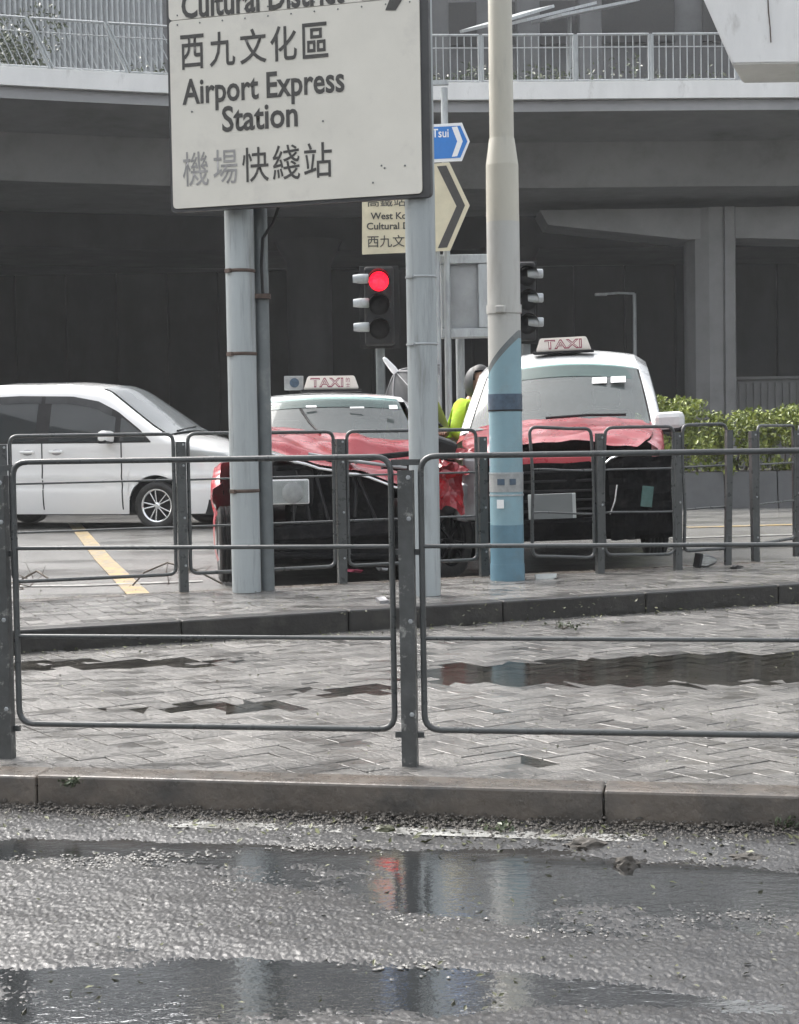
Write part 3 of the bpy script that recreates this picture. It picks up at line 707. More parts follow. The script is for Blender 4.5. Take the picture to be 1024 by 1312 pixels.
for k in range(4):
    bm = nb(); box(bm, SO + su * SWID / 2 + sv * (.25 + k * .62) - sno * .085, (SWID * .92, .05, .06), Matrix.Rotation(math.atan2(su.y, su.x), 3, 'Z')); obj('support_rail', bm, 'galvanised', sg)
def sign_text(s, x0, x1, ybase, h, mat='sign_ink', par=pn, bold=.02):
    a_ = SP(x0, ybase); b_ = SP(x1, ybase); wdt = (b_ - a_).dot(su)
    return text_mesh('lettering', s, mat, par, a_, su, sv, wdt, h, bold)
CH = .215
def zrow(px, py): return (SP(px, py) - SO).dot(sv)
def row(s, xs, y0, y1, h0, mats, bold):
    for c, (a_, b_), m_ in zip(s, xs, mats):
        p = SP(a_, lerp(y0, y1, (a_ - xs[0][0]) / (xs[-1][0] - xs[0][0] + 1e-6))); q = SP(b_, y0); wdt = (SP(b_, y0) - SP(a_, y0)).dot(su)
        p = SO + su * (p - SO).dot(su) + sv * zr_
        text_mesh('lettering', c, m_, pn, p, su, sv, wdt, h0, bold)
zr_ = (zrow(248, 90) + zrow(405, 72.5)) / 2
row('西九文化區', [(232, 262), (269, 302), (308, 342), (347, 381), (388, 421)], 90, 73, .222, ['sign_ink'] * 5, .012)
zr_ = (zrow(236, 240) + zrow(420, 226)) / 2
row('機場快綫站', [(235, 268), (274, 305), (311, 345), (350, 385), (390, 426)], 240, 226, .222, ['sign_ink_faded', 'sign_ink_faded', 'sign_ink', 'sign_ink', 'sign_ink'], .004)
z1 = (zrow(236, 134) + zrow(440, 116)) / 2
o_ = SP(234, 130); o_ = SO + su * (o_ - SO).dot(su) + sv * z1; text_mesh('lettering', 'Airport Express', 'sign_ink', pn, o_, su, sv, (SP(442, 120) - SP(234, 120)).dot(su), .165, .02)
z1 = (zrow(290, 168) + zrow(380, 161)) / 2
o_ = SP(285, 165); o_ = SO + su * (o_ - SO).dot(su) + sv * z1; text_mesh('lettering', 'Station', 'sign_ink', pn, o_, su, sv, (SP(382, 160) - SP(285, 160)).dot(su), .165, .02)
z1 = (zrow(240, 22) + zrow(440, 3)) / 2
o_ = SP(233, 20); o_ = SO + su * (o_ - SO).dot(su) + sv * z1; text_mesh('lettering', 'Cultural District', 'sign_ink', pn2, o_, su, sv, (SP(442, 10) - SP(233, 10)).dot(su), .165, .026)
bm = nb(); ar = [SP(464, 0), SP(500, -2), SP(494, 13), SP(507, 13), SP(524, -14), SP(507, -40), SP(494, -40), SP(500, -26), SP(464, -24)]
ar = [SO + su * (p - SO).dot(su) + sv * (p - SO).dot(sv) + sno * .001 for p in ar]; prism(bm, ar, sno * .003); obj('arrow', bm, 'sign_ink', pn2)
for k in range(11):
    for dz in (-.03, .03):
        c = SO + su * (.06 + k * (SWID - .12) / 10) + sv * (seamz + dz) + sno * .001
        bm = nb(); bmesh.ops.create_icosphere(bm, subdivisions=1, radius=.006, matrix=Matrix.Translation(c)); obj('rivet', bm, 'dark_pole', pn if dz < 0 else pn2)
for px, py in ((519, 212), (489, 212), (493, 215), (478, 234), (414, 155), (246, 143)):
    c = SP(px, py) + sno * .001; bm = nb(); bmesh.ops.create_icosphere(bm, subdivisions=1, radius=.007, matrix=Matrix.Translation(c)); obj('screw', bm, 'dark_pole', pn)
def pole(root, name, base, top, r, mat, n=28, r2=None):
    bm = nb(); tube(bm, [base, lerp(Vector(base), Vector(top), .5), top], [r, (r + (r2 or r)) / 2, r2 or r], n); return obj(name, bm, mat, root)
PB1 = Vector((P(315, 700, 10.4).x, 10.4, ZF)); PB2 = Vector((P(546, 700, 9.98).x - .005, 9.98, ZF))
c1 = pole(sg, 'pole', PB1, PB1 + Vector((0, 0, 4.2)), .0965, 'grey_pole')
c2 = pole(sg, 'pole', PB2, PB2 + Vector((0, 0, 4.2)), .0955, 'grey_pole')
def band(root, c, z, r, mat='rust', h=.02):
    bm = nb(); lathe(bm, [(r, z), (r + .006, z + .003), (r + .006, z + h), (r, z + h + .003)], 28, 'Z', (c.x, c.y, 0), False); o = obj('clamp_band', bm, mat, root)
    bm = nb(); box(bm, (c.x - r * .72, c.y - r * .78, z + h / 2), (.05, .022, h * 1.3), Matrix.Rotation(R(-45), 3, 'Z')); obj('clamp_bolt', bm, mat, o)
for y_ in (350, 456, 631): band(c1, PB1, P(306, y_, 10.4).z, .0965)
for y_ in (357, 443): band(c2, PB2, P(530, y_, 9.98).z, .0955, 'galvanised', .012)
dp = place('steel_pipe', 'thin dark steel pipe standing right beside the left sign pole', 'pipe', (PB1.x + .15, 10.46, ZF))
q = Vector((PB1.x + .135, 10.47, ZF)); pole(dp, 'pipe', q, q + Vector((0, 0, 3.9)), .047, 'dark_pole', 18)
bm = nb(); zc = P(335, 380, 10.45).z; box(bm, (q.x, q.y - .03, zc), (.12, .1, .03)); obj('clamp', bm, 'rust', dp)
bm = nb(); tube(bm, [P(358, 262, 10.4), P(350, 285, 10.4), P(337, 305, 10.42), P(335, 340, 10.42), P(337, 378, 10.42)], .011, 6); obj('cable', bm, 'black_plastic', dp)

# ================================================================== LAMP POST
LB = Vector((P(650, 700, 10.98).x, 10.98, ZF))
lp = place('lamp_post', 'tall cream lamp post with a blue painted foot between the two taxis', 'lamp post', tuple(LB))
def LZ(y): return P(645, y, 10.98).z
def seg(name, z0, z1, r0, r1, mat, n=32, par=lp):
    bm = nb(); lathe(bm, [(r0, z0), (r1, z1)], n, 'Z', (LB.x, LB.y, 0)); return obj(name, bm, mat, par)
rl = .117
# diagonal paint edge: the wall of the post cut by a slanted plane
def cutseg(name, z0f, z1f, r, mat, n=48):
    bm = nb(); A, B = [], []
    for k in range(n):
        q = 2 * math.pi * k / n; x, y = math.cos(q), math.sin(q)
        A.append(bm.verts.new((LB.x + r * x, LB.y + r * y, z0f(x)))); B.append(bm.verts.new((LB.x + r * x, LB.y + r * y, z1f(x))))
    for k in range(n):
        f = bm.faces.new((A[k], A[(k + 1) % n], B[(k + 1) % n], B[k])); f.smooth = True
    return obj(name, bm, mat, lp)
zc0, zc1 = LZ(472), LZ(424)
diag = lambda x: lerp(zc0, zc1, min(1, max(0, (x + 1) / 1.8)) ** .7)
cutseg('lower_shaft', lambda x: LZ(672), lambda x: diag(x) - .055, rl, 'lamp_blue')
cutseg('paint_edge', lambda x: diag(x) - .055, diag, rl, 'dark_pole')
cutseg('lower_shaft', diag, lambda x: LZ(285), rl * .985, 'lamp_grey')
seg('base_shaft', ZF - .02, LZ(672), rl + .001, rl + .001, 'lamp_deep'); seg('foot_collar', ZF - .02, LZ(722), rl + .006, rl + .004, 'lamp_deep')
seg('mid_shaft', LZ(285), LZ(212), rl * .985, rl * .97, 'lamp_cream'); seg('taper', LZ(212), LZ(178), rl * .97, .089, 'lamp_cream'); seg('upper_shaft', LZ(178), 9.2, .085, .07, 'lamp_cream')
seg('stripe_band', LZ(525), LZ(505), rl + .003, rl + .003, 'band_dark'); seg('stripe_band', LZ(527), LZ(525), rl + .005, rl + .005, 'black_plastic')
lab = seg('number_band', LZ(630), LZ(606), rl + .003, rl + .003, 'band_grey')
for th in (-118, -106, -76, -68):
    q = R(th); c = Vector((LB.x + (rl + .004) * math.cos(q), LB.y + (rl + .004) * math.sin(q), LZ(617))); bm = nb(); box(bm, c, (.028, .004, .042), Matrix.Rotation(q + math.pi / 2, 3, 'Z')); obj('number_mark', bm, 'band_dark', lab)
for z in (LZ(606), LZ(634)): seg('band_rim', z - .006, z + .006, rl + .005, rl + .005, 'galvanised')
q = R(-115); bm = nb(); box(bm, (LB.x + (rl + .004) * math.cos(q), LB.y + (rl + .004) * math.sin(q), LZ(645)), (.05, .004, .06), Matrix.Rotation(q + math.pi / 2, 3, 'Z')); obj('sticker', bm, 'white_paint', lp)
cl = seg('clamp_band', LZ(402), LZ(391), rl + .006, rl + .006, 'lamp_grey'); q = R(-105)
bm = nb(); box(bm, (LB.x + (rl + .015) * math.cos(q), LB.y + (rl + .015) * math.sin(q), LZ(398)), (.07, .04, .05), Matrix.Rotation(q + math.pi / 2, 3, 'Z'), .008); obj('clamp_bolt', bm, 'lamp_grey', cl)
bm = nb(); tube(bm, [(LB.x, LB.y, 9.2), (LB.x + .3, LB.y - .3, 9.8), (LB.x + 1.6, LB.y - 1.5, 10.1)], [.07, .055, .04], 10); obj('arm', bm, 'lamp_cream', lp)
bm = nb(); box(bm, (LB.x + 1.9, LB.y - 1.75, 10.1), (.75, .26, .12), Matrix.Rotation(R(-45), 3, 'Z'), .04); obj('lantern', bm, 'lamp_grey', lp)

# ================================================================== SIGNS AND SIGNALS FURTHER BACK
YS = 17.2
def VP(px, py, Y=YS): p = P(px, py, Y); return Vector((p.x, Y, p.z))
UX, UZ = Vector((1, 0, 0)), Vector((0, 0, 1))
# blue street-direction flag
bs_ = place('street_sign', 'blue pointed direction sign with white border, chevron and the end of a name', 'sign', (VP(573, 300).x, YS + .3, 0))
pole(bs_, 'pole', (VP(573, 300).x, YS + .25, 0), (VP(573, 300).x, YS + .25, VP(573, 106).z), .038, 'galvanised', 14)
bm = nb(); box(bm, VP(563, 106, YS + .25), (.2, .06, .05)); obj('pole_cap', bm, 'galvanised', bs_)
def poly(root, name, pts, mat, th=.01, lift=0, Y=YS):
    bm = nb(); prism(bm, [VP(*p, Y) + Vector((0, -lift, 0)) for p in pts], (0, th, 0)); return obj(name, bm, mat, root)
bw = poly(bs_, 'sign_plate', [(470, 164), (592, 157), (602, 181), (592, 206), (471, 212)], 'white_paint', .02)
bb = poly(bw, 'sign_face', [(474, 167), (590, 161), (599, 181), (590, 202), (475, 208)], 'sign_blue', .004, .005)
poly(bb, 'chevron', [(579, 163), (586, 162), (593, 181), (586, 200), (579, 201), (586, 181)], 'white_paint', .003, .0075)
for s_, x0, x1, yb, h in (('Tsui', 554, 575, 176, .095),):
    text_mesh('lettering', s_, 'white_paint', bb, VP(x0, yb), UX, UZ, (VP(x1, yb) - VP(x0, yb)).x, h, .012, .009)
# cream arrow-ended sign
cs = place('direction_sign', 'cream arrow ended direction sign with black chevron behind the right sign pole', 'sign', (VP(559, 400).x, YS + .1, 0))
pole(cs, 'pole', (VP(559, 400).x, YS + .12, 0), (VP(557, 215).x, YS + .12, VP(557, 215).z), .05, 'galvanised', 16)
cw = poly(cs, 'sign_plate', [(464, 216), (576, 208), (602, 263), (577, 321), (464, 326)], 'sign_yellow', .02, .0)
poly(cw, 'chevron', [(560, 213), (572, 212), (596, 263), (573, 317), (561, 318), (585, 264)], 'sign_ink', .004, .004)
for s_, x0, x1, yb, h, b_ in (('高鐵站', 471, 520, 265, .105, .004), ('West Kowloon', 475, 553, 281, .075, .02), ('Cultural District', 470, 556, 294, .075, .02), ('西九文化區', 471, 551, 317, .13, .004)):
    text_mesh('lettering', s_, 'sign_ink', cw, VP(x0, yb), UX, UZ, (VP(x1, yb) - VP(x0, yb)).x, h, b_, .006)
# grey box back of a sign cabinet
gb = place('sign_cabinet', 'grey metal cabinet with recessed panel beside the lamp post', 'cabinet', (VP(595, 400).x, YS + .5, 0))
g0, g1 = VP(566, 433, YS + .3), VP(626, 326, YS + .3); gw, gh = g1.x - g0.x, g1.z - g0.z; gc = (g0 + g1) / 2
bm = nb(); box(bm, gc + Vector((0, .12, 0)), (gw, .16, gh), None, .01); obj('cabinet_body', bm, 'shelter_metal', gb)
for nm, c, s_ in (('frame_top', (0, 0, gh / 2 - .05), (gw + .06, .12, .1)), ('frame_bottom', (0, 0, -gh / 2 + .05), (gw, .12, .1)), ('frame_side', (-gw / 2 + .03, 0, 0), (.06, .1, gh - .21)), ('frame_side', (gw / 2 - .06, 0, 0), (.12, .1, gh - .21))):
    bm = nb(); box(bm, gc + Vector(c), s_, None, .008); obj(nm, bm, 'galvanised', gb)
pole(gb, 'pole', (gc.x - .05, YS + .62, 0), (gc.x - .05, YS + .62, g1.z - .02), .05, 'galvanised', 12)
# traffic signals
def signal(label, cx, ys, lit, Y, face, wpx=46):
    c0 = VP(cx, ys[1], Y); t = place('traffic_signal', label, 'traffic light', (c0.x, Y, 0), 'traffic lights behind the taxis')
    s_ = Y / FPX; top, bot = VP(cx, ys[0] - 19, Y).z, VP(cx, ys[2] + 20, Y).z
    bm = nb(); box(bm, (c0.x, Y + .12, (top + bot) / 2), (wpx * s_, .2, top - bot), None, .03); obj('signal_housing', bm, 'black_plastic', t)
    bm = nb(); box(bm, (c0.x, Y + .2, (top + bot) / 2), (wpx * s_ * 1.35, .012, (top - bot) * 1.06), None, .004); obj('backboard', bm, 'black_plastic', t)
    pole(t, 'pole', (c0.x, Y + .28, 0), (c0.x, Y + .28, top), .05, 'dark_pole', 12)
    for k, y_ in enumerate(ys):
        z = VP(cx, y_, Y).z; rr = .105
        bm = nb(); lathe(bm, [(rr, 0), (rr * .96, -.02), (rr * .6, -.045), (.012, -.055)], 24, 'Y', (c0.x, Y + .02, z)); obj('lamp_lens', bm, 'red_lamp' if (lit and k == 0) else 'engine_dark', t)
        bm = nb(); n = 16; L = .2
        for i in range(n):
            q0, q1 = [R(-15) + R(210) * (i + j) / n for j in (0, 1)]
            f = [(c0.x + (rr + .012) * math.cos(q), Y + .03 - dy * (1 if dy == 0 else .55 + .45 * math.sin(q)), z + (rr + .012) * math.sin(q)) for q, dy in ((q0, 0), (q1, 0), (q1, L), (q0, L))]
            bm.faces.new([bm.verts.new(v) for v in f])
        bmesh.ops.solidify(bm, geom=list(bm.faces), thickness=.006); obj('visor', bm, 'black_plastic', t)
    if face:
        for y_ in ys:
            z = VP(cx, y_ - 3, Y).z; x = c0.x + face * wpx * s_ * .62
            bm = nb(); lathe(bm, [(.042, -.08), (.052, .0), (.052, .08), (.045, .09)], 14, 'X', (x, Y - .02, z)); obj('side_visor', bm, 'galvanised', t)
signal('lit red traffic light just left of the right sign pole', 486, (360, 391, 422), True, 16.8, -1, 38)
signal('unlit traffic light standing just right of the lamp post', 676, (354, 385, 416), False, 17.4, .7, 22)

# ================================================================== CARS
# local frame of a car: x across, y backwards from the nose, z up
class Car:
    def __init__(s, w_, outline, arches, ra, zsill, taper=(.6, .3), belt=.95, tumble=.17, zroof=1.5, rnd=.07):
        s.w = w_; s.zt = pw(outline); s.L = outline[-1][0]; s.ar = arches; s.ra = ra; s.zs = zsill; s.tp = taper; s.belt = belt; s.tm = tumble; s.zr = zroof; s.rnd = rnd
    def zb(s, y):
        z = s.zs
        for yc in s.ar:
            d = abs(y - yc)
            if d < s.ra: z = max(z, .31 + math.sqrt(s.ra ** 2 - d * d))
        return z
    def X(s, y, z, rnd=True):
        x = s.w
        if y < s.tp[0]: x -= s.tp[1] * (1 - y / s.tp[0]) ** 2.3
        k = s.L - y
        if k < .5: x -= .16 * (1 - k / .5) ** 2
        if z > s.belt: x -= s.tm * ((z - s.belt) / (s.zr - s.belt)) ** 1.25
        if z < .5: x -= .05 * ((.5 - z) / .35) ** 2
        x -= .02 * math.exp(-((z - .60) / .035) ** 2) - .012 * math.exp(-((z - .68) / .05) ** 2)          # pressed crease along the flank
        if rnd:
            d = s.zt(y) - z
            if d < s.rnd:
                d = max(d, 0); x -= s.rnd - math.sqrt(max(0, s.rnd ** 2 - (s.rnd - d) ** 2))
        return x
    def side(s, bm, y0, y1, zlo, zhi, sg, off=0, ny=40, nz=10, D=None):
        def fn(u, v):
            y = lerp(y0, y1, u); a_, b_ = zlo(y), zhi(y); z = lerp(a_, max(b_, a_ + .001), v); p = Vector((sg * (s.X(y, z) + off), y, z)); return D(p) if D else p
        return patch(bm, fn, ny, nz)
    def top(s, bm, y0, y1, crown, inset=0, off=0, nu=24, ny=14, D=None, bow=0):
        def fn(u, v):
            y = lerp(y0, y1, v); t = 2 * u - 1; z = s.zt(y); x = t * (s.X(y, z) - inset)
            p = Vector((x, y - bow * (1 - t * t), z + crown(y) * (1 - t * t) + off)); return D(p) if D else p
        return patch(bm, fn, nu, ny)
def solid(bm, th): bmesh.ops.solidify(bm, geom=list(bm.faces), thickness=th)
def wheel(root, c, sgn, r=.31, wd=.2, steer=0, spokes=10, rimmat='metal_grey', rr=.2):
    """tyre with grooves, rim, spokes; sgn is the outer side along x"""
    t_ = []
    def M(bm):
        Rm = Matrix.Rotation(steer, 3, 'Z')
        for v in bm.verts: v.co = Rm @ v.co + Vector(c)
        return bm
    h = wd / 2; prof = [(rr, -h * .8), (rr + .03, -h), (r - .035, -h), (r - .008, -h * .85)]
    for k in range(5):
        a_ = -h * .8 + k * h * 1.6 / 5; b_ = a_ + h * 1.6 / 5
        prof += [(r, a_ + .002), (r, b_ - .008), (r - .009, b_ - .006), (r - .009, b_ - .001)]
    prof += [(r - .008, h * .85), (r - .035, h), (rr + .03, h), (rr, h * .8)]
    bm = nb(); lathe(bm, prof, 40, 'X', (0, 0, 0), False); ty = obj('tyre', M(bm), 'tyre', root)
    bm = nb(); lathe(bm, [(rr, -h * .7), (rr - .01, sgn * h * .25), (.02, sgn * h * .2)], 32, 'X', (0, 0, 0), False); obj('wheel_back', M(bm), 'black_plastic', ty)
    bm = nb(); lathe(bm, [(rr + .004, sgn * h * .9), (rr - .012, sgn * h * .92), (rr - .02, sgn * h * .7)], 40, 'X', (0, 0, 0), False); rim = obj('rim', M(bm), rimmat, ty)
    for k in range(spokes):
        q = 2 * math.pi * k / spokes + (.1 if k % 2 else -.1); bm = nb()
        box(bm, (sgn * h * .72, 0, rr * .55), (.02, .018, rr * .82), None, .004)
        for v in bm.verts: v.co = Matrix.Rotation(q, 3, 'X') @ v.co
        obj('spoke', M(bm), rimmat, ty)
    bm = nb(); lathe(bm, [(.045, sgn * h * .6), (.045, sgn * h * .8), (.02, sgn * h * .85)], 14, 'X'); obj('hub_cap', M(bm), rimmat, ty)
    return ty
def well(root, car, yc, sg):
    bm = nb(); n = 16; r = car.ra - .004
    def fn(u, v):
        q = math.pi * u * 1.16 - math.pi * .08; return (sg * lerp(car.w - .03, car.w - .42, v), yc + r * math.cos(q), .31 + r * math.sin(q))
    patch(bm, fn, n, 2); obj('wheel_well', bm, 'black_plastic', root)
def seat(root, x, y, z, mat='seat_dark'):
    bm = nb(); box(bm, (x, y, z + .1), (.48, .5, .16), None, .05); obj('seat', bm, mat, root)
    bm = nb(); box(bm, (x, y + .3, z + .42), (.46, .16, .62), Euler((R(-12), 0, 0)).to_matrix(), .05); o = obj('seat_back', bm, mat, root)
    bm = nb(); box(bm, (x, y + .38, z + .84), (.26, .1, .18), None, .04); obj('headrest', bm, mat, o)
def mirror(root, c, sx, mat_, back='black_plastic'):
    bm = nb(); box(bm, c, (.25, .13, .155), None, .045)
    for v in bm.verts:
        k = (v.co.x - c[0]) * sx; v.co.y += .12 * max(0, k) - .02; v.co.z += .02 * k
    o = obj('wing_mirror', bm, mat_, root)
    bm = nb(); box(bm, (c[0], c[1] - .005, c[2] - .065), (.235, .125, .05), None, .02); obj('mirror_base', bm, back, o)
    bm = nb(); tube(bm, [(c[0] - sx * .1, c[1] + .02, c[2] - .06), (c[0] - sx * .24, c[1] + .08, c[2] - .1)], .022, 7); obj('mirror_arm', bm, back, o)
def taxi_sign(root, c, s_extra=False, tilt=0):
    g = nb(); a_ = [(-.245, 0), (.245, 0), (.205, .118), (-.205, .118)]
    pts = rounded([(c[0] + x, c[1] - .05, c[2] + z) for x, z in a_], .018, 3); prism(g, pts, (0, .1, 0)); bmesh.ops.bevel(g, geom=[e_ for e_ in g.edges if abs(e_.verts[0].co.y - e_.verts[1].co.y) < .001], offset=.008, segments=2, affect='EDGES')
    o = obj('roof_sign', g, 'taxi_sign', root)
    bm = nb(); box(bm, (c[0], c[1], c[2] - .012), (.54, .16, .02), None, .006); obj('sign_base', bm, 'black_plastic', o)
    w_ = .29 if s_extra else .33; x0 = c[0] - (.185 if s_extra else .165)
    for m_, bd, lf in (('taxi_letter', .028, .052), ('taxi_sign', -.022, .0535)):
        text_mesh('lettering', 'TAXI', m_, o, Vector((x0, c[1], c[2] + .02)), UX, UZ, w_ if bd > 0 else w_ * .955, .082 if bd > 0 else .072, bd, lf).location = (0 if bd > 0 else w_ * .02, 0, 0 if bd > 0 else .005)
    if s_extra:
        for k, ch in enumerate('的士'):
            text_mesh('lettering', ch, 'taxi_letter', o, Vector((c[0] + .128, c[1], c[2] + .062 - .045 * k)), UX, UZ, .036, .038, .004, .052)
    return o
def wiper(root, pts):
    bm = nb(); tube(bm, pts, .012, 6); o = obj('wiper', bm, 'black_plastic', root); return o

# ------------------------------------------------------------------ white van
VAN = Car(.865, [(0, .80), (.04, .93), (.14, 1.01), (.45, 1.125), (.78, 1.215), (1.0, 1.34), (1.68, 1.81), (1.86, 1.875), (2.3, 1.925), (3.4, 1.94), (4.3, 1.87), (4.6, 1.6), (4.72, 1.0)], (.93, 3.78), .40, .2, (.85, .36), 1.12, .19, 1.88, .09)
vb = P(202, 675, 20.35)
va = R(72)
wc = Matrix.Rotation(va, 3, 'Z') @ Vector((-.84, .93, 0))
van = thing('van', 'white people carrier standing behind the far railing at the left', 'van', (vb.x - wc.x, 20.35 - wc.y, 0), va)
bm = nb()
for sg_ in (-1, 1): VAN.side(bm, 0, VAN.L, VAN.zb, VAN.zt, sg_, 0, 190, 26)
VAN.top(bm, 0, .78, lambda y: .05 * min(1, y / .4)); VAN.top(bm, 1.80, 4.4, lambda y: .05, ny=20); VAN.top(bm, 4.4, VAN.L, lambda y: .04, ny=6)
def nose(u, v):
    z = lerp(.2, VAN.zt(0), v); t = 2 * u - 1; return (t * VAN.X(0, z), -.16 * (1 - t * t), z)
patch(bm, nose, 24, 10)
obj('body', bm, 'van_white', van, True)
bm = nb(); VAN.top(bm, .80, 1.80, lambda y: .05, .05, .012, bow=.07); obj('windscreen', bm, 'van_screen', van, True)
bm = nb(); VAN.top(bm, .75, .83, lambda y: .05, .06, .006, ny=3); obj('cowl', bm, 'black_plastic', van)
for sg_ in (-1, 1):
    # one dark glass house line with three panes, visor strip above, black pillar between
    wlo = lambda y: 1.13 + .005 * y
    whi = pw([(.98, 1.14), (1.16, 1.31), (1.5, 1.55), (1.8, 1.69), (2.2, 1.765), (3.0, 1.79), (4.3, 1.76)])
    bm = nb(); VAN.side(bm, .99, 4.25, wlo, lambda y: max(whi(y), wlo(y) + .004), sg_, .004, 60, 6); obj('window_surround', bm, 'black_plastic', van, True)
    for a_, b_ in ((1.08, 1.44), (1.52, 2.50), (2.70, 3.75)):
        bm = nb(); VAN.side(bm, a_, b_, lambda y: wlo(y) + .025, lambda y: max(whi(y) - (.09 if a_ > 1.5 else .03), wlo(y) + .03), sg_, .009, 26, 6); obj('side_window', bm, 'van_glass', van, True)
    bm = nb(); VAN.side(bm, 1.58, 2.6, lambda y: whi(y) - .10, lambda y: whi(y) - .005, sg_, .016, 24, 3); VAN.side(bm, 2.66, 4.1, lambda y: whi(y) - .10, lambda y: whi(y) - .005, sg_, .016, 24, 3); obj('window_visor', bm, 'seat_dark', van, True)
    for ys_ in (1.42, 2.6, 3.62):
        bm = nb(); VAN.side(bm, ys_ - .009, ys_ + .009, lambda y: max(.26, VAN.zb(y) + .02), lambda y: wlo(y), sg_, .003, 1, 14); obj('door_seam', bm, 'black_plastic', van)
    bm = nb(); VAN.side(bm, 1.36, 3.3, lambda y: .2, lambda y: .235, sg_, .012, 20, 2); obj('sill_trim', bm, 'van_white', van, True)
    for yh in (2.38, 2.82):
        z = 1.03; x = VAN.X(yh, z)
        bm = nb(); box(bm, (sg_ * (x + .022), yh, z), (.03, .21, .036), None, .012); h_ = obj('door_handle', bm, 'van_white', van)
        bm = nb(); bmesh.ops.create_uvsphere(bm, u_segments=12, v_segments=8, radius=1, matrix=Matrix.Translation((sg_ * (x - .008), yh, z - .005)) @ Matrix.Diagonal((.02, .085, .045, 1))); obj('handle_cup', bm, 'metal_grey', h_)
    mirror(van, (sg_ * (.865 + .13), 1.58, 1.22), sg_, 'van_white')
    bm = nb(); VAN.side(bm, .06, .62, lambda y: .87 + .07 * y, lambda y: .98 + .13 * y, sg_, .008, 14, 4); obj('headlight', bm, 'lens', van, True)
    for yc in VAN.ar:
        well(van, VAN, yc, sg_); wheel(van, (sg_ * .76, yc, .31), sg_, .315, .21, 0, 10, 'chrome', .215)
bm = nb(); box(bm, (0, 2.3, .28), (1.4, 4.2, .2)); obj('underbody', bm, 'black_plastic', van)
bm = nb(); box(bm, (0, 1.55, 1.0), (1.4, .5, .25), None, .06); obj('dashboard', bm, 'seat_dark', van)
for x_ in (-.38, .38): seat(van, x_, 2.2, .55); seat(van, x_, 3.2, .6)
bm = nb(); box(bm, (0, -.16, .55), (.5, .02, .12), None, .005); obj('number_plate', bm, 'plate_white', van)
wiper(van, [(-.5, .78, 1.285), (.0, .80, 1.33), (.15, .82, 1.345)])

# ------------------------------------------------------------------ left taxi (saloon, crushed front)
SAL = Car(.848, [(0, .70), (.05, .76), (.2, .80), (1.25, .97), (1.95, 1.435), (2.1, 1.49), (2.6, 1.52), (3.2, 1.50), (3.85, 1.06), (4.55, .97), (4.69, .75)], (.86, 3.55), .345, .2, (.5, .12), .93, .16, 1.51, .06)
tx = P(441, 640, 11.62)
ta = R(5.2)
tl = thing('left_taxi', 'wrecked red taxi with crumpled bonnet and open dark front behind the left sign pole', 'taxi', (tx.x, 11.62, 0), ta)
tl.name = 'taxi'
def crush(p):
    k = max(0, 1 - p.y / 1.3)
    return p + Vector((.05 * k * hf(p.x * 3, p.z * 5, 2), .14 * k * k + .06 * k * hf(p.z * 4, p.y * 5, 6), .05 * k * hf(p.y * 5, p.z * 3, 9)))
bm = nb(); SAL.side(bm, .28, SAL.L, SAL.zb, lambda y: min(SAL.zt(y), .955), -1, 0, 130, 14, lambda p: crush(p) + Vector((-.15 * min(1, max(0, (1.7 - p.y) / .6)), 0, 0))); obj('side_panel', bm, 'taxi_red', tl, True)
bm = nb(); SAL.side(bm, .98, SAL.L, SAL.zb, lambda y: min(SAL.zt(y), .955), 1, 0, 110, 14, crush); obj('side_panel', bm, 'taxi_red', tl, True)
bm = nb()
def glow(y): return .955
for sg_ in (-1, 1):
    SAL.side(bm, 1.20, 4.0, lambda y: .955, SAL.zt, sg_, 0, 70, 8)
SAL.top(bm, 1.98, 3.25, lambda y: .035, ny=20); SAL.top(bm, 3.8, SAL.L, lambda y: .03)
obj('roof', bm, 'taxi_silver', tl, True)
bm = nb(); SAL.top(bm, 1.20, 2.02, lambda y: .03, .055, .012, bow=.07); obj('windscreen', bm, 'windscreen', tl, True)
bm = nb(); SAL.top(bm, 3.28, 3.82, lambda y: .05, .06, .01); obj('rear_window', bm, 'windscreen', tl, True)
for sg_ in (-1, 1):
    for a_, b_ in ((1.55, 2.35), (2.42, 3.3)):
        bm = nb(); SAL.side(bm, a_, b_, lambda y: .985, lambda y: max(SAL.zt(y) - .09, .99), sg_, .005, 20, 5); obj('side_window', bm, 'van_glass', tl, True)
    for yc in SAL.ar: well(tl, SAL, yc, sg_)
    for ys_ in (1.4, 2.38, 3.3):
        bm = nb(); SAL.side(bm, ys_ - .005, ys_ + .005, lambda y: SAL.zb(y) + .04, lambda y: .95, sg_, .003, 1, 8); obj('door_seam', bm, 'black_plastic', tl)
bm = nb()
for sg_ in (-1, 1): SAL.side(bm, 1.3, 3.1, lambda y: .44, lambda y: .49, sg_, .008, 20, 2)
obj('rubbing_strip', bm, 'black_plastic', tl)
bm = nb(); box(bm, (0, 2.4, .26), (1.4, 4.0, .16)); box(bm, (0, 1.2, .6), (1.5, .06, .62)); obj('underbody', bm, 'engine_dark', tl)
bm = nb(); box(bm, (0, 1.5, .86), (1.3, .45, .2), None, .05); obj('dashboard', bm, 'seat_dark', tl)
for x_ in (-.36, .36): seat(tl, x_, 2.05, .38)
wheel(tl, (-.87, .86, .31), -1, .305, .185, R(4), 8)
wheel(tl, (.80, .56, .325), 1, .32, .2, R(-40), 8, 'engine_dark')
for sg_ in (-1, 1): wheel(tl, (sg_ * .745, 3.55, .31), sg_, .305, .185, 0, 8)
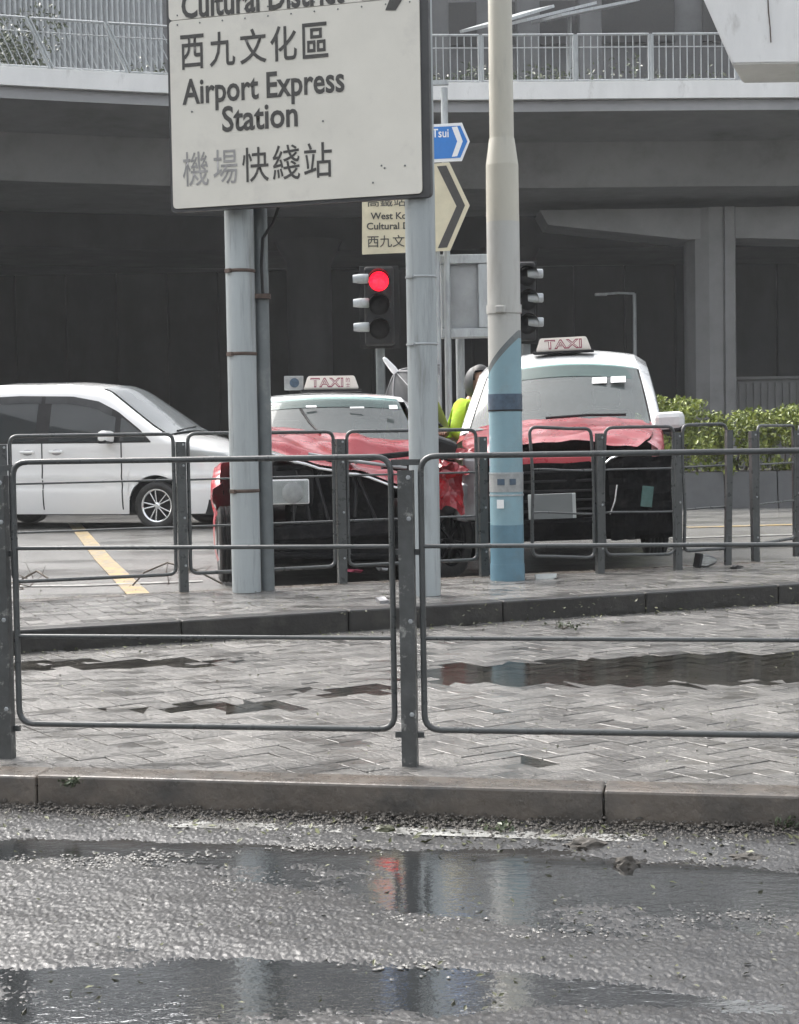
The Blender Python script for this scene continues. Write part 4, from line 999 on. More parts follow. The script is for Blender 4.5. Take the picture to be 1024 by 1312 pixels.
# buckled bonnet
def bonnet(u, v):
    t = 2 * u - 1; x = t * .76 + .02; y = .36 + .92 * v - .05 * (1 - t * t)
    z = 1.085 + .145 * v - (.10 + .11 * (1 - v)) * (t + .45) - .03 * (1 - v)
    fold = max(0, 1 - abs(v - .52 - .1 * t) / .16)
    z += (.075 if t > .0 else .02) * fold * min(1, max(0, (t + .25) * 3)) - .07 * max(0, 1 - abs(v - .24) / .14) * (1 if t > .1 else .15)
    z += .035 * hf(x * 3.1, y * 4.2, 4) + .014 * hf(x * 9, y * 9, 7)
    if v < .12: z -= .06 * (1 - v / .12)
    return (x, y + .03 * hf(x * 4, 3, 2), z)
bm = nb(); patch(bm, bonnet, 34, 26, True); solid(bm, .012); obj('bonnet', bm, 'taxi_red', tl)
bm = nb(); e0 = [Vector(bonnet(k / 16, .0)) + Vector((0, -.015, -.03)) for k in range(17)]; tube(bm, e0, .012, 6); obj('bonnet_lip', bm, 'chrome', tl)
bm = nb(); tube(bm, [(-.25, .3, 1.02), (.1, .28, .96), (.5, .3, .90)], .014, 6); obj('bonnet_frame', bm, 'metal_grey', tl)
# exposed engine bay
for nm, c, s_, rz, m_ in (('radiator', (.02, .52, .62), (.78, .06, .5), 4, 'engine_dark'), ('bumper_beam', (.03, .36, .44), (1.1, .09, .13), -3, 'engine_dark'), ('battery', (.42, .62, .82), (.24, .17, .2), 9, 'engine_dark'),
                          ('engine_block', (-.05, .9, .75), (.5, .5, .4), 3, 'engine_dark'), ('undertray', (0, .55, .24), (1.3, .55, .05), 2, 'engine_dark'), ('air_box', (-.42, .72, .86), (.26, .26, .18), 12, 'black_plastic'),
                          ('inner_wing', (-.62, .68, .74), (.07, .8, .42), 2, 'engine_dark'), ('inner_wing', (.56, .8, .74), (.07, .7, .42), -6, 'engine_dark'), ('crossmember', (0, .38, .96), (1.2, .05, .05), -6, 'engine_dark'), ('lamp_panel', (-.45, .42, .78), (.5, .05, .3), 3, 'black_plastic'), ('bumper_cover', (.02, .40, .33), (1.0, .06, .2), 3, 'engine_dark')):
    bm = nb(); box(bm, (0, 0, 0), s_, None, .015); bmesh.ops.subdivide_edges(bm, edges=list(bm.edges), cuts=2)
    for v in bm.verts: v.co += Vector((hf(v.co.x * 5, v.co.y * 5, v.co.z * 5 + c[0]), hf(v.co.y * 6, v.co.z * 5, 3 + c[0]), hf(v.co.z * 5, v.co.x * 4, 8))) * .035
    o = obj(nm, bm, m_, tl); o.location = c; o.rotation_euler = (random.uniform(-.08, .08), R(rz), R(rz))
for k in range(7):
    bm = nb(); x = random.uniform(-.5, .5); tube(bm, [(x, .5, .95), (x + random.uniform(-.1, .1), .38, random.uniform(.7, .9)), (x + random.uniform(-.2, .2), .36, random.uniform(.4, .6))], .014, 6); obj('hose', bm, 'black_plastic', tl)
# surviving headlight
bm = nb(); box(bm, (-.395, .35, .735), (.295, .09, .19), None, .012); hl = obj('headlight', bm, 'lamp_white', tl)
bm = nb(); box(bm, (-.395, .298, .735), (.275, .012, .17), None, .004); obj('lens', bm, 'lens', hl)
bm = nb(); lathe(bm, [(.082, .0), (.078, -.004), (.03, -.006)], 24, 'Y', (-.375, .2915, .728)); obj('reflector', bm, 'band_grey', hl)
for k in range(5):
    bm = nb(); box(bm, (-.50 + k * .052, .2905, .735), (.003, .003, .165)); obj('lens_rib', bm, 'plate_white', hl)
bm = nb(); box(bm, (-.61, .35, .82), (.03, .03, .16), Euler((0, R(18), 0)).to_matrix()); obj('broken_indicator', bm, 'taxi_red', tl)
bm = nb(); tube(bm, [(-.66, .32, 1.02), (-.6, .31, .93), (-.57, .31, .84)], .009, 5); obj('trim_strip', bm, 'chrome', tl)
# torn wing on the other side
def torn(u, v):
    q = u * 2 - 1; x = .58 + .36 * u + .06 * hf(u * 4, v * 4, 1); y = .26 + .16 * v + .14 * hf(u * 3, v * 3, 5); z = .64 + .36 * v - .10 * u * u + .09 * hf(u * 5, v * 5, 9); return (x, y, z)
bm = nb(); patch(bm, torn, 14, 14, False); solid(bm, .01); obj('torn_wing', bm, 'taxi_red', tl)
def torn2(u, v):
    x = .64 + .34 * u + .03 * hf(u * 6, v * 6, 1); y = .24 + .12 * v + .1 * hf(u * 4, v * 4, 15); z = .86 + .13 * v * (1.2 - u) + .06 * hf(u * 6, v * 5, 19); return (x, y, z)
bm = nb(); patch(bm, torn2, 12, 8, False); solid(bm, .01); obj('torn_wing', bm, 'taxi_red', tl)
bm = nb(); box(bm, (.80, .55, 1.06), (.2, .2, .14), Euler((.2, .3, .3)).to_matrix(), .03); obj('air_filter', bm, 'black_plastic', tl)
bm = nb(); tube(bm, [(.57, .5, 1.14), (.66, .48, 1.0)], .012, 6); obj('bonnet_stay', bm, 'white_paint', tl)
bm = nb(); box(bm, (.97, .55, .62), (.12, .1, .3), Euler((.1, .2, .4)).to_matrix(), .02); obj('suspension_strut', bm, 'metal_grey', tl)
wiper(tl, [(-.12, 1.14, 1.18), (-.2, 1.3, 1.27), (-.27, 1.42, 1.385)]); wiper(tl, [(-.6, 1.2, 1.14), (-.56, 1.3, 1.26), (-.53, 1.44, 1.37)])
taxi_sign(tl, (.03, 2.28, 1.575), True)
bm = nb(); box(bm, (-.30, 2.3, 1.635), (.17, .02, .125), None, .004); rp = obj('roof_plate', bm, 'band_grey', tl)
bm = nb(); lathe(bm, [(.042, -.002), (.042, .002)], 24, 'Y', (-.295, 2.287, 1.637)); obj('dark_disc', bm, 'band_dark', rp)
for x_, z_, w_, h_ in ((-.17, 1.385, .09, .028), (.22, 1.37, .12, .02), (.53, 1.37, .07, .06)):
    y_ = lerp(1.25, 1.95, (z_ - .03 - .97) / .43) - .14; bm = nb(); box(bm, (x_, y_, z_ + .028), (w_, .004, h_), Euler((R(-58), 0, 0)).to_matrix()); obj('permit_sticker', bm, 'white_paint', tl)

# ------------------------------------------------------------------ right taxi (tall cab)
CAB = Car(.848, [(0, .80), (.05, .88), (.18, .925), (.95, 1.07), (1.72, 1.55), (1.86, 1.64), (2.2, 1.715), (3.3, 1.73), (4.1, 1.68), (4.3, 1.45), (4.4, 1.0)], (.78, 3.5), .345, .2, (.55, .16), 1.02, .13, 1.69, .085)
tp = P(714, 650, 12.02)
cb = thing('taxi', 'tall red and silver taxi with battered front stopped against the bent railing', 'taxi', (tp.x, 12.02, ZF), R(-9))
cb.rotation_euler = (0, R(-1.5), R(-9))
def crush2(p):
    k = max(0, 1 - p.y / .9); return p + Vector((.03 * k * hf(p.x * 4, p.z * 5, 22), .1 * k * k + .025 * k * hf(p.z * 4, p.x * 2, 26), .03 * k * hf(p.x * 5, p.y * 6, 29)))
for sg_ in (-1, 1):
    bm = nb(); CAB.side(bm, .22 if sg_ > 0 else .62, CAB.L, CAB.zb, lambda y: min(CAB.zt(y), 1.045), sg_, 0, 130, 14, crush2); obj('side_panel', bm, 'taxi_red', cb, True)
def bon(p):
    q = crush2(p); q.z += .02 * math.sin(p.x * 4.5 + 1) * max(0, 1 - p.y / 1.0) + .05 * max(0, p.x - .1) * max(0, 1 - abs(p.y - .45) / .45) + .012 * hf(p.x * 6, p.y * 6, 2); return q
bm = nb(); CAB.top(bm, .06, .98, lambda y: .055, 0, .012, 30, 20, bon); solid(bm, .01); obj('bonnet', bm, 'taxi_red', cb, True)
bm = nb()
for sg_ in (-1, 1): CAB.side(bm, .95, 4.35, lambda y: 1.045, CAB.zt, sg_, 0, 90, 10)
CAB.top(bm, 1.74, 4.2, lambda y: .065, ny=26); CAB.top(bm, 4.2, 4.4, lambda y: .03, ny=4)
obj('roof', bm, 'taxi_silver', cb, True)
bm = nb(); CAB.top(bm, .93, 1.74, lambda y: lerp(.02, .062, (y - .93) / .81), .015, .012, bow=.04); obj('windscreen', bm, 'windscreen', cb, True)
bm = nb(); CAB.top(bm, .90, .97, lambda y: .03, .05, .016, ny=3, bow=.04); obj('cowl', bm, 'black_plastic', cb)
for sg_ in (-1, 1):
    for a_, b_ in ((1.3, 2.15), (2.25, 3.3), (3.38, 4.05)):
        bm = nb(); CAB.side(bm, a_, b_, lambda y: 1.08, lambda y: max(CAB.zt(y) - .12, 1.085), sg_, .005, 20, 5); obj('side_window', bm, 'van_glass', cb, True)
    for yc in CAB.ar: well(cb, CAB, yc, sg_); wheel(cb, (sg_ * .745, yc, .31), sg_, .305, .185, R(6) if yc < 1 else 0, 8)
    for ys_ in (1.2, 2.2, 3.34):
        bm = nb(); CAB.side(bm, ys_ - .005, ys_ + .005, lambda y: CAB.zb(y) + .04, lambda y: 1.04, sg_, .003, 1, 8); obj('door_seam', bm, 'black_plastic', cb)
bm = nb(); box(bm, (0, 2.3, .26), (1.4, 4.0, .16)); box(bm, (0, 1.0, .65), (1.5, .05, .7)); obj('underbody', bm, 'engine_dark', cb)
bm = nb(); box(bm, (0, 1.35, 1.0), (1.35, .5, .2), None, .05); obj('dashboard', bm, 'seat_dark', cb)
for x_ in (-.36, .36): seat(cb, x_, 1.95, .5)
mirror(cb, (.90, 1.0, 1.09), 1, 'taxi_silver'); 
# broken nose: bare bumper beam, radiator slats, sagging bumper cover
def shell(u, v):
    t = 2 * u - 1; z = lerp(.24, .80, v); x = t * (.80 + .03 * v); return (x, -.10 * (1 - t * t) + .12 * abs(t) ** 4 + .05 * hf(x * 4, z * 5, 11) + (.08 if abs(t) < .45 and v > .2 else 0), z + .02 * hf(x * 5, 1, 2))
bm = nb(); patch(bm, lambda u, v: shell(.24 + .76 * u, v), 34, 16, False); solid(bm, .015); obj('bumper_cover', bm, 'engine_dark', cb)
for k in range(6):
    bm = nb(); box(bm, (-.05, -.03 - .004 * (k % 2), .36 + k * .075), (.82, .035, .018), Euler((0, R(random.uniform(-1.5, 1.5)), 0)).to_matrix(), .004); obj('grille_bar', bm, 'black_plastic', cb)
bm = nb(); box(bm, (-.1, .02, .815), (.8, .05, .07), Euler((0, R(1), 0)).to_matrix(), .01); obj('red_crossmember', bm, 'taxi_red', cb)
def flap(u, v):
    x = .42 + .50 * u; z = .20 + .62 * v + .03 * hf(u * 4, v * 4, 31); return (x, -.16 + .22 * u * u - .03 * math.sin(v * 5) + .06 * hf(u * 4, v * 5, 33), z)
bm = nb(); patch(bm, flap, 14, 16, False); solid(bm, .012); obj('bumper_corner', bm, 'engine_dark', cb)
bm = nb(); tube(bm, [(.38, -.20, .77), (.44, -.2, .82), (.52, -.18, .845)], .009, 5); obj('chrome_sliver', bm, 'chrome', cb)
bm = nb(); tube(bm, [(.42, -.2, .40), (.46, -.2, .5), (.48, -.2, .62)], .008, 5); obj('chrome_sliver', bm, 'chrome', cb)
bm = nb(); box(bm, (.70, -.13, .52), (.09, .012, .16), Euler((0, R(8), R(14))).to_matrix(), .006); obj('broken_headlight', bm, 'teal_lens', cb)
bm = nb(); box(bm, (-.66, .12, .62), (.14, .1, .5), Euler((0, R(4), R(-12))).to_matrix(), .03); obj('bent_strut', bm, 'metal_grey', cb)
bm = nb(); patch(bm, lambda u, v: (-.84 + .26 * u, .12 + .1 * v - .06 * u + .03 * hf(u * 5, v * 5, 3), .86 + .08 * v + .03 * hf(u * 4, v * 4, 8)), 8, 6, False); solid(bm, .01); obj('torn_wing', bm, 'taxi_red', cb)
bm = nb(); box(bm, (-.015, -.19, .475), (.36, .018, .19), None, .004); pl_ = obj('number_plate', bm, 'plate_white', cb)
bm = nb(); box(bm, (-.015, -.2015, .475), (.31, .004, .188)); obj('plate_face', bm, 'plate_grey', pl_)
bm = nb(); CAB.top(bm, 1.56, 1.735, lambda y: lerp(.02, .062, (y - .93) / .81), .045, .018, bow=.04, ny=4); obj('tint_band', bm, 'tint', cb, True)
bm = nb(); SAL.top(bm, 1.84, 2.005, lambda y: .03, .07, .018, bow=.07, ny=4); obj('tint_band', bm, 'tint', tl, True)
taxi_sign(cb, (.01, 1.97, 1.765))
for x_, z_ in ((.33, 1.47), (.49, 1.47)):
    y_ = lerp(.95, 1.72, (z_ - .045 - 1.07) / .48) - .06; bm = nb(); box(bm, (x_, y_, z_ + .0), (.125, .004, .10), Euler((R(-58), 0, 0)).to_matrix()); obj('permit_sticker', bm, 'white_paint', cb)
wiper(cb, [(-.1, .82, 1.16), (.25, .84, 1.17), (.55, .9, 1.16)])

# ================================================================== PEOPLE
def skin_mesh(name, joints, edges, mat, parent, root, sub=2):
    me = bpy.data.meshes.new(name); keys = list(joints); idx = {k: i for i, k in enumerate(keys)}
    me.from_pydata([joints[k][0] for k in keys], [(idx[a_], idx[b_]) for a_, b_ in edges], [])
    o = bpy.data.objects.new(name, me); COL.objects.link(o)
    sm = o.modifiers.new('skin', 'SKIN'); sm.use_smooth_shade = True; ss = o.modifiers.new('sub', 'SUBSURF'); ss.levels = sub; ss.render_levels = sub
    for i, k in enumerate(keys):
        r = joints[k][1]; me.skin_vertices[0].data[i].radius = (r, r) if not isinstance(r, tuple) else r
        me.skin_vertices[0].data[i].use_root = (k == root)
    bpy.context.view_layer.update()
    m2 = bpy.data.meshes.new_from_object(o.evaluated_get(bpy.context.evaluated_depsgraph_get())); bpy.data.objects.remove(o); bpy.data.meshes.remove(me)
    m2.name = name; m2.materials.clear(); m2.materials.append(MATS[mat]); ob = bpy.data.objects.new(name, m2); COL.objects.link(ob); setpar(ob, parent); return ob
def person(label, base, face, lean, hands, coat):
    """face: unit vector the person looks along; lean: shift of the shoulders; hands: two world-relative targets"""
    t = thing('person', label, 'person', base); f = Vector(face).normalized(); r_ = Vector((f.y, -f.x, 0)); Z = Vector((0, 0, 1)); ln = Vector(lean)
    def V(rt, fw, up, k=0.0): return r_ * rt + f * fw + Z * up + ln * k
    J = {'pel': (V(0, 0, .95), .15), 'wst': (V(0, 0, 1.10, .25), (.15, .12)), 'chs': (V(0, .01, 1.32, .7), (.175, .125)), 'nkb': (V(0, 0, 1.47, 1), .075), 'nk': (V(0, .02, 1.53, 1.1), .055), 'hd0': (V(0, .04, 1.60, 1.2), (.072, .085)), 'hd1': (V(0, .045, 1.68, 1.28), (.078, .098)), 'hd2': (V(0, .03, 1.755, 1.33), (.055, .065))}
    Ed = [('pel', 'wst'), ('wst', 'chs'), ('chs', 'nkb'), ('nkb', 'nk'), ('nk', 'hd0'), ('hd0', 'hd1'), ('hd1', 'hd2')]
    JJ = {k: J[k] for k in ('pel', 'wst', 'chs', 'nkb')}; JE = Ed[:3]; JJ['hem'] = (V(0, 0, .82), (.165, .14)); JE = JE + [('pel', 'hem')]
    JJ = {k: (v[0], (v[1][0] + .02, v[1][1] + .02) if isinstance(v[1], tuple) else v[1] + .02) for k, v in JJ.items()}
    for s_, nm in ((-1, 'l'), (1, 'r')):
        hp, kn_, an, to = V(.1 * s_, 0, .88), V(.11 * s_, .03, .48), V(.11 * s_, -.01, .07), V(.12 * s_, .15, .035)
        for k, p, r in (('hp', hp, .095), ('kn', kn_, .062), ('an', an, .042), ('to', to, .035)): J[k + nm] = (p, r)
        Ed += [('pel', 'hp' + nm), ('hp' + nm, 'kn' + nm), ('kn' + nm, 'an' + nm), ('an' + nm, 'to' + nm)]
        sh = V(.19 * s_, 0, 1.42, .95); hd = V(*hands[0 if s_ < 0 else 1]); el = (sh + hd) / 2 + V(.10 * s_, -.08, -.12)
        for k, p, r in (('sh', sh, .062), ('el', el, .045), ('wr', hd, .03)): J[k + nm] = (p, r); JJ[k + nm] = (p if k != 'wr' else hd + (el - hd) * .08, r + .016)
        Ed += [('chs', 'sh' + nm), ('sh' + nm, 'el' + nm), ('el' + nm, 'wr' + nm)]; JE += [('chs', 'sh' + nm), ('sh' + nm, 'el' + nm), ('el' + nm, 'wr' + nm)]
        d = (hd - el).normalized(); pm_ = hd + d * .07; J['pa' + nm] = (pm_, (.04, .02)); Ed += [('wr' + nm, 'pa' + nm)]
        sdv = d.cross(Z).normalized()
        for q in range(4):
            b_ = pm_ + sdv * (q - 1.5) * .02; m_ = b_ + d * .04 - Z * .008; e_ = m_ + d * (.03 - .004 * abs(q - 1.3)) - Z * .02
            J['f%d%s' % (q, nm)] = (m_, .009); J['g%d%s' % (q, nm)] = (e_, .0075); Ed += [('pa' + nm, 'f%d%s' % (q, nm)), ('f%d%s' % (q, nm), 'g%d%s' % (q, nm))]
        th = hd + d * .04 + sdv * .04 * s_; J['th' + nm] = (th, .01); J['ti' + nm] = (th + d * .03 - Z * .01, .008); Ed += [('wr' + nm, 'th' + nm), ('th' + nm, 'ti' + nm)]
    skin_mesh('body', J, Ed, 'skin', t, 'pel')
    skin_mesh('jacket', JJ, JE, coat, t, 'pel')
    TJ = {'pel': (V(0, 0, .93), .165)}; TE = []
    for s_, nm in ((-1, 'l'), (1, 'r')):
        for k, r in (('hp', .108), ('kn', .078), ('an', .06)): TJ[k + nm] = (J[k + nm][0], r)
        TE += [('pel', 'hp' + nm), ('hp' + nm, 'kn' + nm), ('kn' + nm, 'an' + nm)]
    skin_mesh('trousers', TJ, TE, 'trousers', t, 'pel')
    for s_, nm in ((-1, 'l'), (1, 'r')):
        bm = nb(); box(bm, V(.115 * s_, .06, .045), (.1, .28, .09), Matrix.Rotation(math.atan2(f.y, f.x) - math.pi / 2, 3, 'Z'), .03); obj('shoe', bm, 'black_plastic', t)
    hc = J['hd1'][0] + Z * .03 - f * .012; bm = nb(); bmesh.ops.create_uvsphere(bm, u_segments=20, v_segments=14, radius=1, matrix=Matrix.Translation(hc) @ Matrix.Diagonal((.098, .108, .105, 1)))
    bmesh.ops.delete(bm, geom=[v for v in bm.verts if (v.co - hc).dot(Z) < -.05 or ((v.co - hc).dot(f) > .03 and (v.co - hc).dot(Z) < .035)], context='VERTS'); obj('hair', bm, 'hair', t, True)
    if coat == 'hivis':
        for k_, (dz, rr_) in enumerate(((.0, .178), (.17, .19))):
            c_ = V(0, 0, 1.08 + dz, .3 + .35 * k_); bm = nb(); patch(bm, lambda u, v: c_ + r_ * (rr_ + .022) * math.cos(6.2832 * u) + f * (rr_ - .02) * math.sin(6.2832 * u) + Z * .05 * v, 28, 1); obj('reflective_band', bm, 'galvanised', t, True)
        hh_ = J['hd0'][0] + Z * .035 - f * .03; bm = nb(); bmesh.ops.create_uvsphere(bm, u_segments=18, v_segments=12, radius=1, matrix=Matrix.Translation(hh_) @ Matrix.Diagonal((.118, .122, .165, 1)))
        bmesh.ops.delete(bm, geom=[v for v in bm.verts if (v.co - hh_).dot(f) > .055 and -.12 < (v.co - hh_).dot(Z) < .12], context='VERTS'); obj('hood', bm, 'umbrella_grey', t, True)
    for s_ in (-1, 1):
        bm = nb(); bmesh.ops.create_uvsphere(bm, u_segments=8, v_segments=6, radius=.011, matrix=Matrix.Translation(J['hd1'][0] + r_ * .032 * s_ + f * .092)); obj('eye', bm, 'hair', t)
    return t
person('person in a lime high-visibility jacket leaning against the side of the tall taxi', (.535, 14.8, 0), (.75, -.5, 0), (.17, -.02, 0), ((-.12, .42, 1.15), (.26, .38, 1.12)), 'hivis')
ub = Vector((.17, 14.5, 0))
person('person in an olive jacket standing under the grey umbrella behind the right sign pole', tuple(ub), (.4, -.9, 0), (0, -.03, 0), ((-.1, .34, 1.18), (.22, .33, 1.05)), 'olive')
# tilted umbrella
Cc = P(526, 499, 14.25); Ap = P(508, 478, 14.25); ax = (Ap - Cc).normalized(); ax = (ax + Vector((0, -.25, 0))).normalized()
um = place('umbrella', 'grey tilted umbrella with a white tip above the roof of the crumpled taxi', 'umbrella', tuple(Cc)); e1 = ax.cross(Vector((0, 1, 0))).normalized(); e2 = ax.cross(e1)
bm = nb(); NR = 8; rad = .35
def canopy(u, v):
    q = 2 * math.pi * u; k = (u * NR) % 1; r = rad * v * (1 - .13 * math.sin(math.pi * k) * v)
    return Cc + e1 * r * math.cos(q) + e2 * r * math.sin(q) + ax * (.21 * (1 - v ** 1.35) - .045 * math.sin(math.pi * k) * v)
patch(bm, canopy, 48, 8); obj('canopy', bm, 'umbrella_grey', um)
bm = nb(); tube(bm, [Cc + ax * .21, Cc + ax * .25, Cc + ax * .36, Cc + ax * .385], [.03, .032, .022, .012], 10); obj('tip', bm, 'white_paint', um)
bm = nb(); tube(bm, [Cc + ax * .2, Cc - ax * .42], .008, 8); obj('shaft', bm, 'metal_grey', um)
for k in range(NR):
    bm = nb(); tube(bm, [Vector(canopy(k / NR, v / 6)) + ax * .003 for v in range(7)], .005, 5); obj('rib', bm, 'metal_grey', um)
bm = nb(); tube(bm, [Cc - ax * .42, Cc - ax * .52, Cc - ax * .55 + e1 * .03, Cc - ax * .52 + e1 * .06], .013, 8); obj('handle', bm, 'black_plastic', um)

# ================================================================== STORM DEBRIS
def pebble(bm, p, s, flat=.6):
    vs = [bm.verts.new(p + Vector((s * random.uniform(.6, 1) * x, s * random.uniform(.6, 1) * y, s * flat * random.uniform(.5, 1) * z))) for x, y, z in ((1, 0, 0), (-1, 0, 0), (0, 1, 0), (0, -1, 0), (0, 0, 1))]
    for a_, b_ in ((0, 2), (2, 1), (1, 3), (3, 0)): bm.faces.new((vs[a_], vs[b_], vs[4]))
bm = nb()
for _ in range(9000):   # grit and mud washed against the kerb
    X = random.uniform(-3, 3); dens = .5 + .5 * hf(X * 1.3, 4.4); w_ = abs(random.gauss(0, .075)) * (.5 + dens)
    p = on(K0, kd, X) - kn * (w_ + .002); p.z = ZR + .004 + .026 * max(0, 1 - w_ / .09) * random.random(); pebble(bm, p, random.uniform(.003, .012) * (1.5 if random.random() < .06 else 1))
tag(obj('kerb_grit', bm, 'soil'), 'dark grit and mud washed along the foot of the front kerb', 'grit', kind='stuff')
bm = nb()
for _ in range(1500):
    X = random.uniform(-3, 3); p = on(K0, kd, X) - kn * (.15 + random.gauss(0, .05)); p.z = ZR + .004; pebble(bm, p, random.uniform(.003, .010), .35)
for cx_, cy_, n in ((180, 1100, 260), (120, 1112, 160), (60, 1105, 120), (420, 1085, 160), (930, 1100, 200), (480, 1180, 180), (660, 1200, 160), (250, 1135, 120), (940, 1175, 90), (560, 1235, 90)):
    c = G(cx_, cy_, ZR)
    for _ in range(n):
        p = c + Vector((random.gauss(0, .11), random.gauss(0, .035), .003)); pebble(bm, p, random.uniform(.003, .010), .3)
tag(obj('road_scum', bm, 'scum'), 'pale sediment streaks on the wet road below the kerb', 'sediment', kind='stuff')
bm = nb()
def litter(n, fn, z, s=(.006, .018)):
    for _ in range(n):
        p = fn(); p.z = z + random.uniform(.003, .012); k = random.uniform(*s); rot = Euler((random.gauss(0, .35), random.gauss(0, .35), random.uniform(0, 6.28))).to_matrix()
        bm.faces.new([bm.verts.new(p + rot @ Vector(c)) for c in ((-k, 0, 0), (0, -k * .45, .002), (k, 0, 0), (0, k * .45, .002))])
litter(420, lambda: on(K0, kd, random.uniform(-2, 2)) - kn * abs(random.gauss(.12, .14)), ZR)
litter(160, lambda: G(random.uniform(0, 1024), random.uniform(1090, 1300), ZR), ZR, (.004, .013))
litter(420, lambda: on(S0, sd_, random.uniform(-3, 3.4)) - sn * abs(random.gauss(0, .16)), 0)
litter(220, lambda: G(random.uniform(0, 1024), random.uniform(815, 985), 0), 0, (.004, .012))
litter(320, lambda: G(random.uniform(0, 1024), random.uniform(745, 790), ZF), ZF, (.006, .016))
tag(obj('leaf_litter', bm, 'leaf_litter'), 'torn leaves scattered over the wet paving and gutter', 'leaves', kind='stuff')
def heap(label, px, py, z, rx, rz, mat, group):
    c = G(px, py, z); bm = nb(); bmesh.ops.create_icosphere(bm, subdivisions=3, radius=1)
    for v in bm.verts:
        k = 1 + .5 * hf(v.co.x * 2.2, v.co.y * 2.2, v.co.z * 2.2 + px) + .25 * hf(v.co.x * 6, v.co.y * 6, v.co.z * 6 + px); v.co = Vector((v.co.x * rx * k, v.co.y * rx * .6 * k, max(-.2, v.co.z) * rz * k)) + c
    tag(obj('mud_clump', bm, mat), label, 'debris', group)
HG = 'sodden clumps on the road'
heap('dark sodden clump of leaves on the gutter right of centre', 752, 1084, ZR, .055, .022, 'soil', HG)
heap('small brown lump on the road below the right gutter clump', 803, 1109, ZR, .034, .024, 'soil', HG)
heap('muddy clump beside the kerb below the middle railing post', 494, 1066, ZR, .035, .022, 'leaf_litter', HG)
heap('low dark clump on the gutter near the right edge', 955, 1100, ZR, .05, .012, 'soil', HG)
def sprig(label, px, py, z, n, s, spread, mat='leaf_far'):
    c = G(px, py, z); t = place('leafy_sprig', label, 'plant', tuple(c), 'torn sprigs on the ground'); bm = nb(); lf = nb()
    for k in range(n):
        th = random.uniform(0, 6.28); q = c + Vector((math.cos(th) * spread, math.sin(th) * spread * .6, random.uniform(.2, 1) * s)); tube(bm, [c, (c + q) / 2 + Vector((0, 0, .015)), q], [.003, .002, .001], 4)
        leaf_cloud(lf, 9, lambda: c.lerp(q, random.uniform(.4, 1.05)) + Vector((random.gauss(0, .008), random.gauss(0, .008), random.gauss(0, .006) + .008)), .011, .5)
    obj('stalks', bm, 'bark', t); obj('leaves', lf, mat, t)
sprig('green weed sprig at the foot of the step near the right edge', 872, 778, 0, 7, .07, .06)
sprig('flattened green sprig on the paving below the step', 722, 806, 0, 8, .035, .12)
sprig('thin weed growing against the front kerb at the left', 172, 1036, ZR, 4, .09, .02)
sprig('torn leaves on the gutter under the right end of the kerb', 1003, 1066, ZR, 6, .05, .04)
sprig('scrap of greenery on the gutter in the middle', 640, 1066, ZR, 6, .02, .07)
sprig('grey green weeds at the foot of the left railing post', 96, 1008, 0, 6, .03, .05, 'leaf_far')
def branch(label, pts, z):
    t = place('fallen_branch', label, 'branch', tuple(G(*pts[0], z)), 'fallen branches on the far pavement'); main = [G(px, py, z) + Vector((0, 0, h)) for (px, py), h in zip(pts, (.01, .10, .16, .12, .01)[:len(pts)])]
    bm = nb(); tube(bm, main, .007, 5)
    for k in range(9):
        a_ = main[random.randrange(len(main) - 1)].lerp(main[-1], random.uniform(0, .5)); tube(bm, [a_, a_ + Vector((random.gauss(0, .12), random.gauss(0, .05), random.uniform(.01, .13)))], [.004, .0015], 4)
    obj('twigs', bm, 'bark', t)
branch('bare fallen branch lying behind the left railing near the yellow line', [(170, 752), (185, 752), (215, 750), (250, 752), (285, 750)], ZF)
branch('small tangle of twigs at the far left end of the pavement', [(18, 762), (30, 760), (48, 762), (62, 764)], ZF)
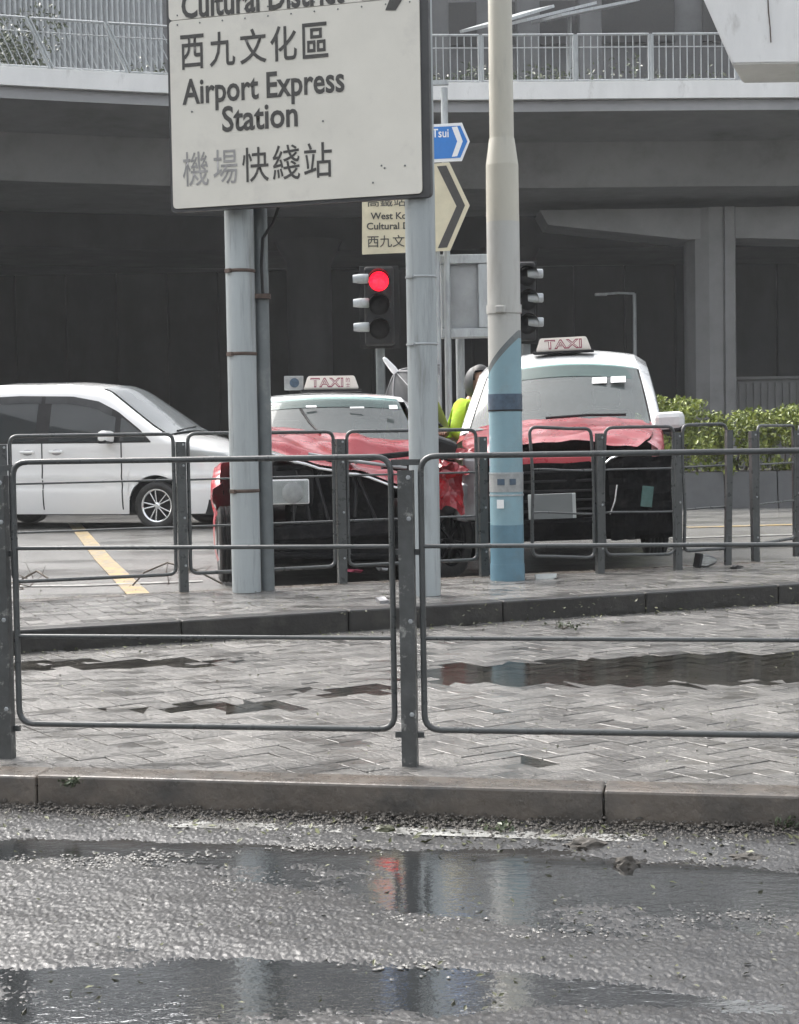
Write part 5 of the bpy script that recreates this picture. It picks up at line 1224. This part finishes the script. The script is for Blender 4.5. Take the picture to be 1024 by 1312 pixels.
# broken lamp casing and car fragments
c = G(905, 727, ZF); t = place('broken_lamp', 'broken dark lamp casing with pale glass lying on the far pavement', 'debris', tuple(c))
bm = nb(); lathe(bm, [(.045, -.05), (.055, 0), (.03, .06), (.01, .08)], 14, 'X', c + Vector((0, 0, .05))); obj('casing', bm, 'lens', t)
bm = nb(); box(bm, c + Vector((-.06, 0, .055)), (.025, .1, .11), Euler((0, .2, .3)).to_matrix(), .008); obj('bracket', bm, 'black_plastic', t)
FG = 'car fragments on the far pavement'
for k, (px, py, s_, m_, lb) in enumerate(((372, 720, .05, 'chrome', 'bright metal fragment under the crumpled taxi front'), (455, 733, .06, 'taxi_letter', 'dull red plastic shard under the crumpled taxi'), (490, 731, .05, 'metal_grey', 'grey fragment below the open front of the saloon taxi'), (700, 741, .07, 'plate_white', 'pale fragment on the pavement below the tall taxi'), (945, 728, .05, 'black_plastic', 'dark fragment beside the broken lamp casing'), (490, 772, .06, 'metal_grey', 'flat grey fragment on the far pavement near the right sign pole'))):
    c = G(px, py, ZF); bm = nb(); box(bm, (0, 0, 0), (s_ * 2, s_, s_ * .35)); bmesh.ops.subdivide_edges(bm, edges=list(bm.edges), cuts=2)
    for v in bm.verts: v.co += Vector((hf(v.co.x * 30, v.co.y * 30, k), hf(v.co.y * 30, v.co.z * 30, k), hf(v.co.z * 30, v.co.x * 30, k))) * s_ * .4
    o = obj('car_fragment', bm, m_); o.location = c + Vector((0, 0, s_ * .2)); o.rotation_euler = (.1, .1, k); tag(o, lb, 'debris', FG)

# ================================================================== MIST
bm = nb(); box(bm, (0, 40, 17.5), (160, 200, 38)); hz = obj('haze', bm, 'soil'); hz['kind'] = 'stuff'; tag(hz, 'thin rainy mist filling the street', 'haze')
m = bpy.data.materials.new('mist'); m.use_nodes = True; t = m.node_tree; t.nodes.clear(); out = t.nodes.new('ShaderNodeOutputMaterial'); pv_ = t.nodes.new('ShaderNodeVolumePrincipled')
pv_.inputs['Color'].default_value = (.93, .95, .97, 1); pv_.inputs['Density'].default_value = .0007; pv_.inputs['Anisotropy'].default_value = .1; t.links.new(pv_.outputs[0], out.inputs['Volume'])
hz.data.materials.clear(); hz.data.materials.append(m)
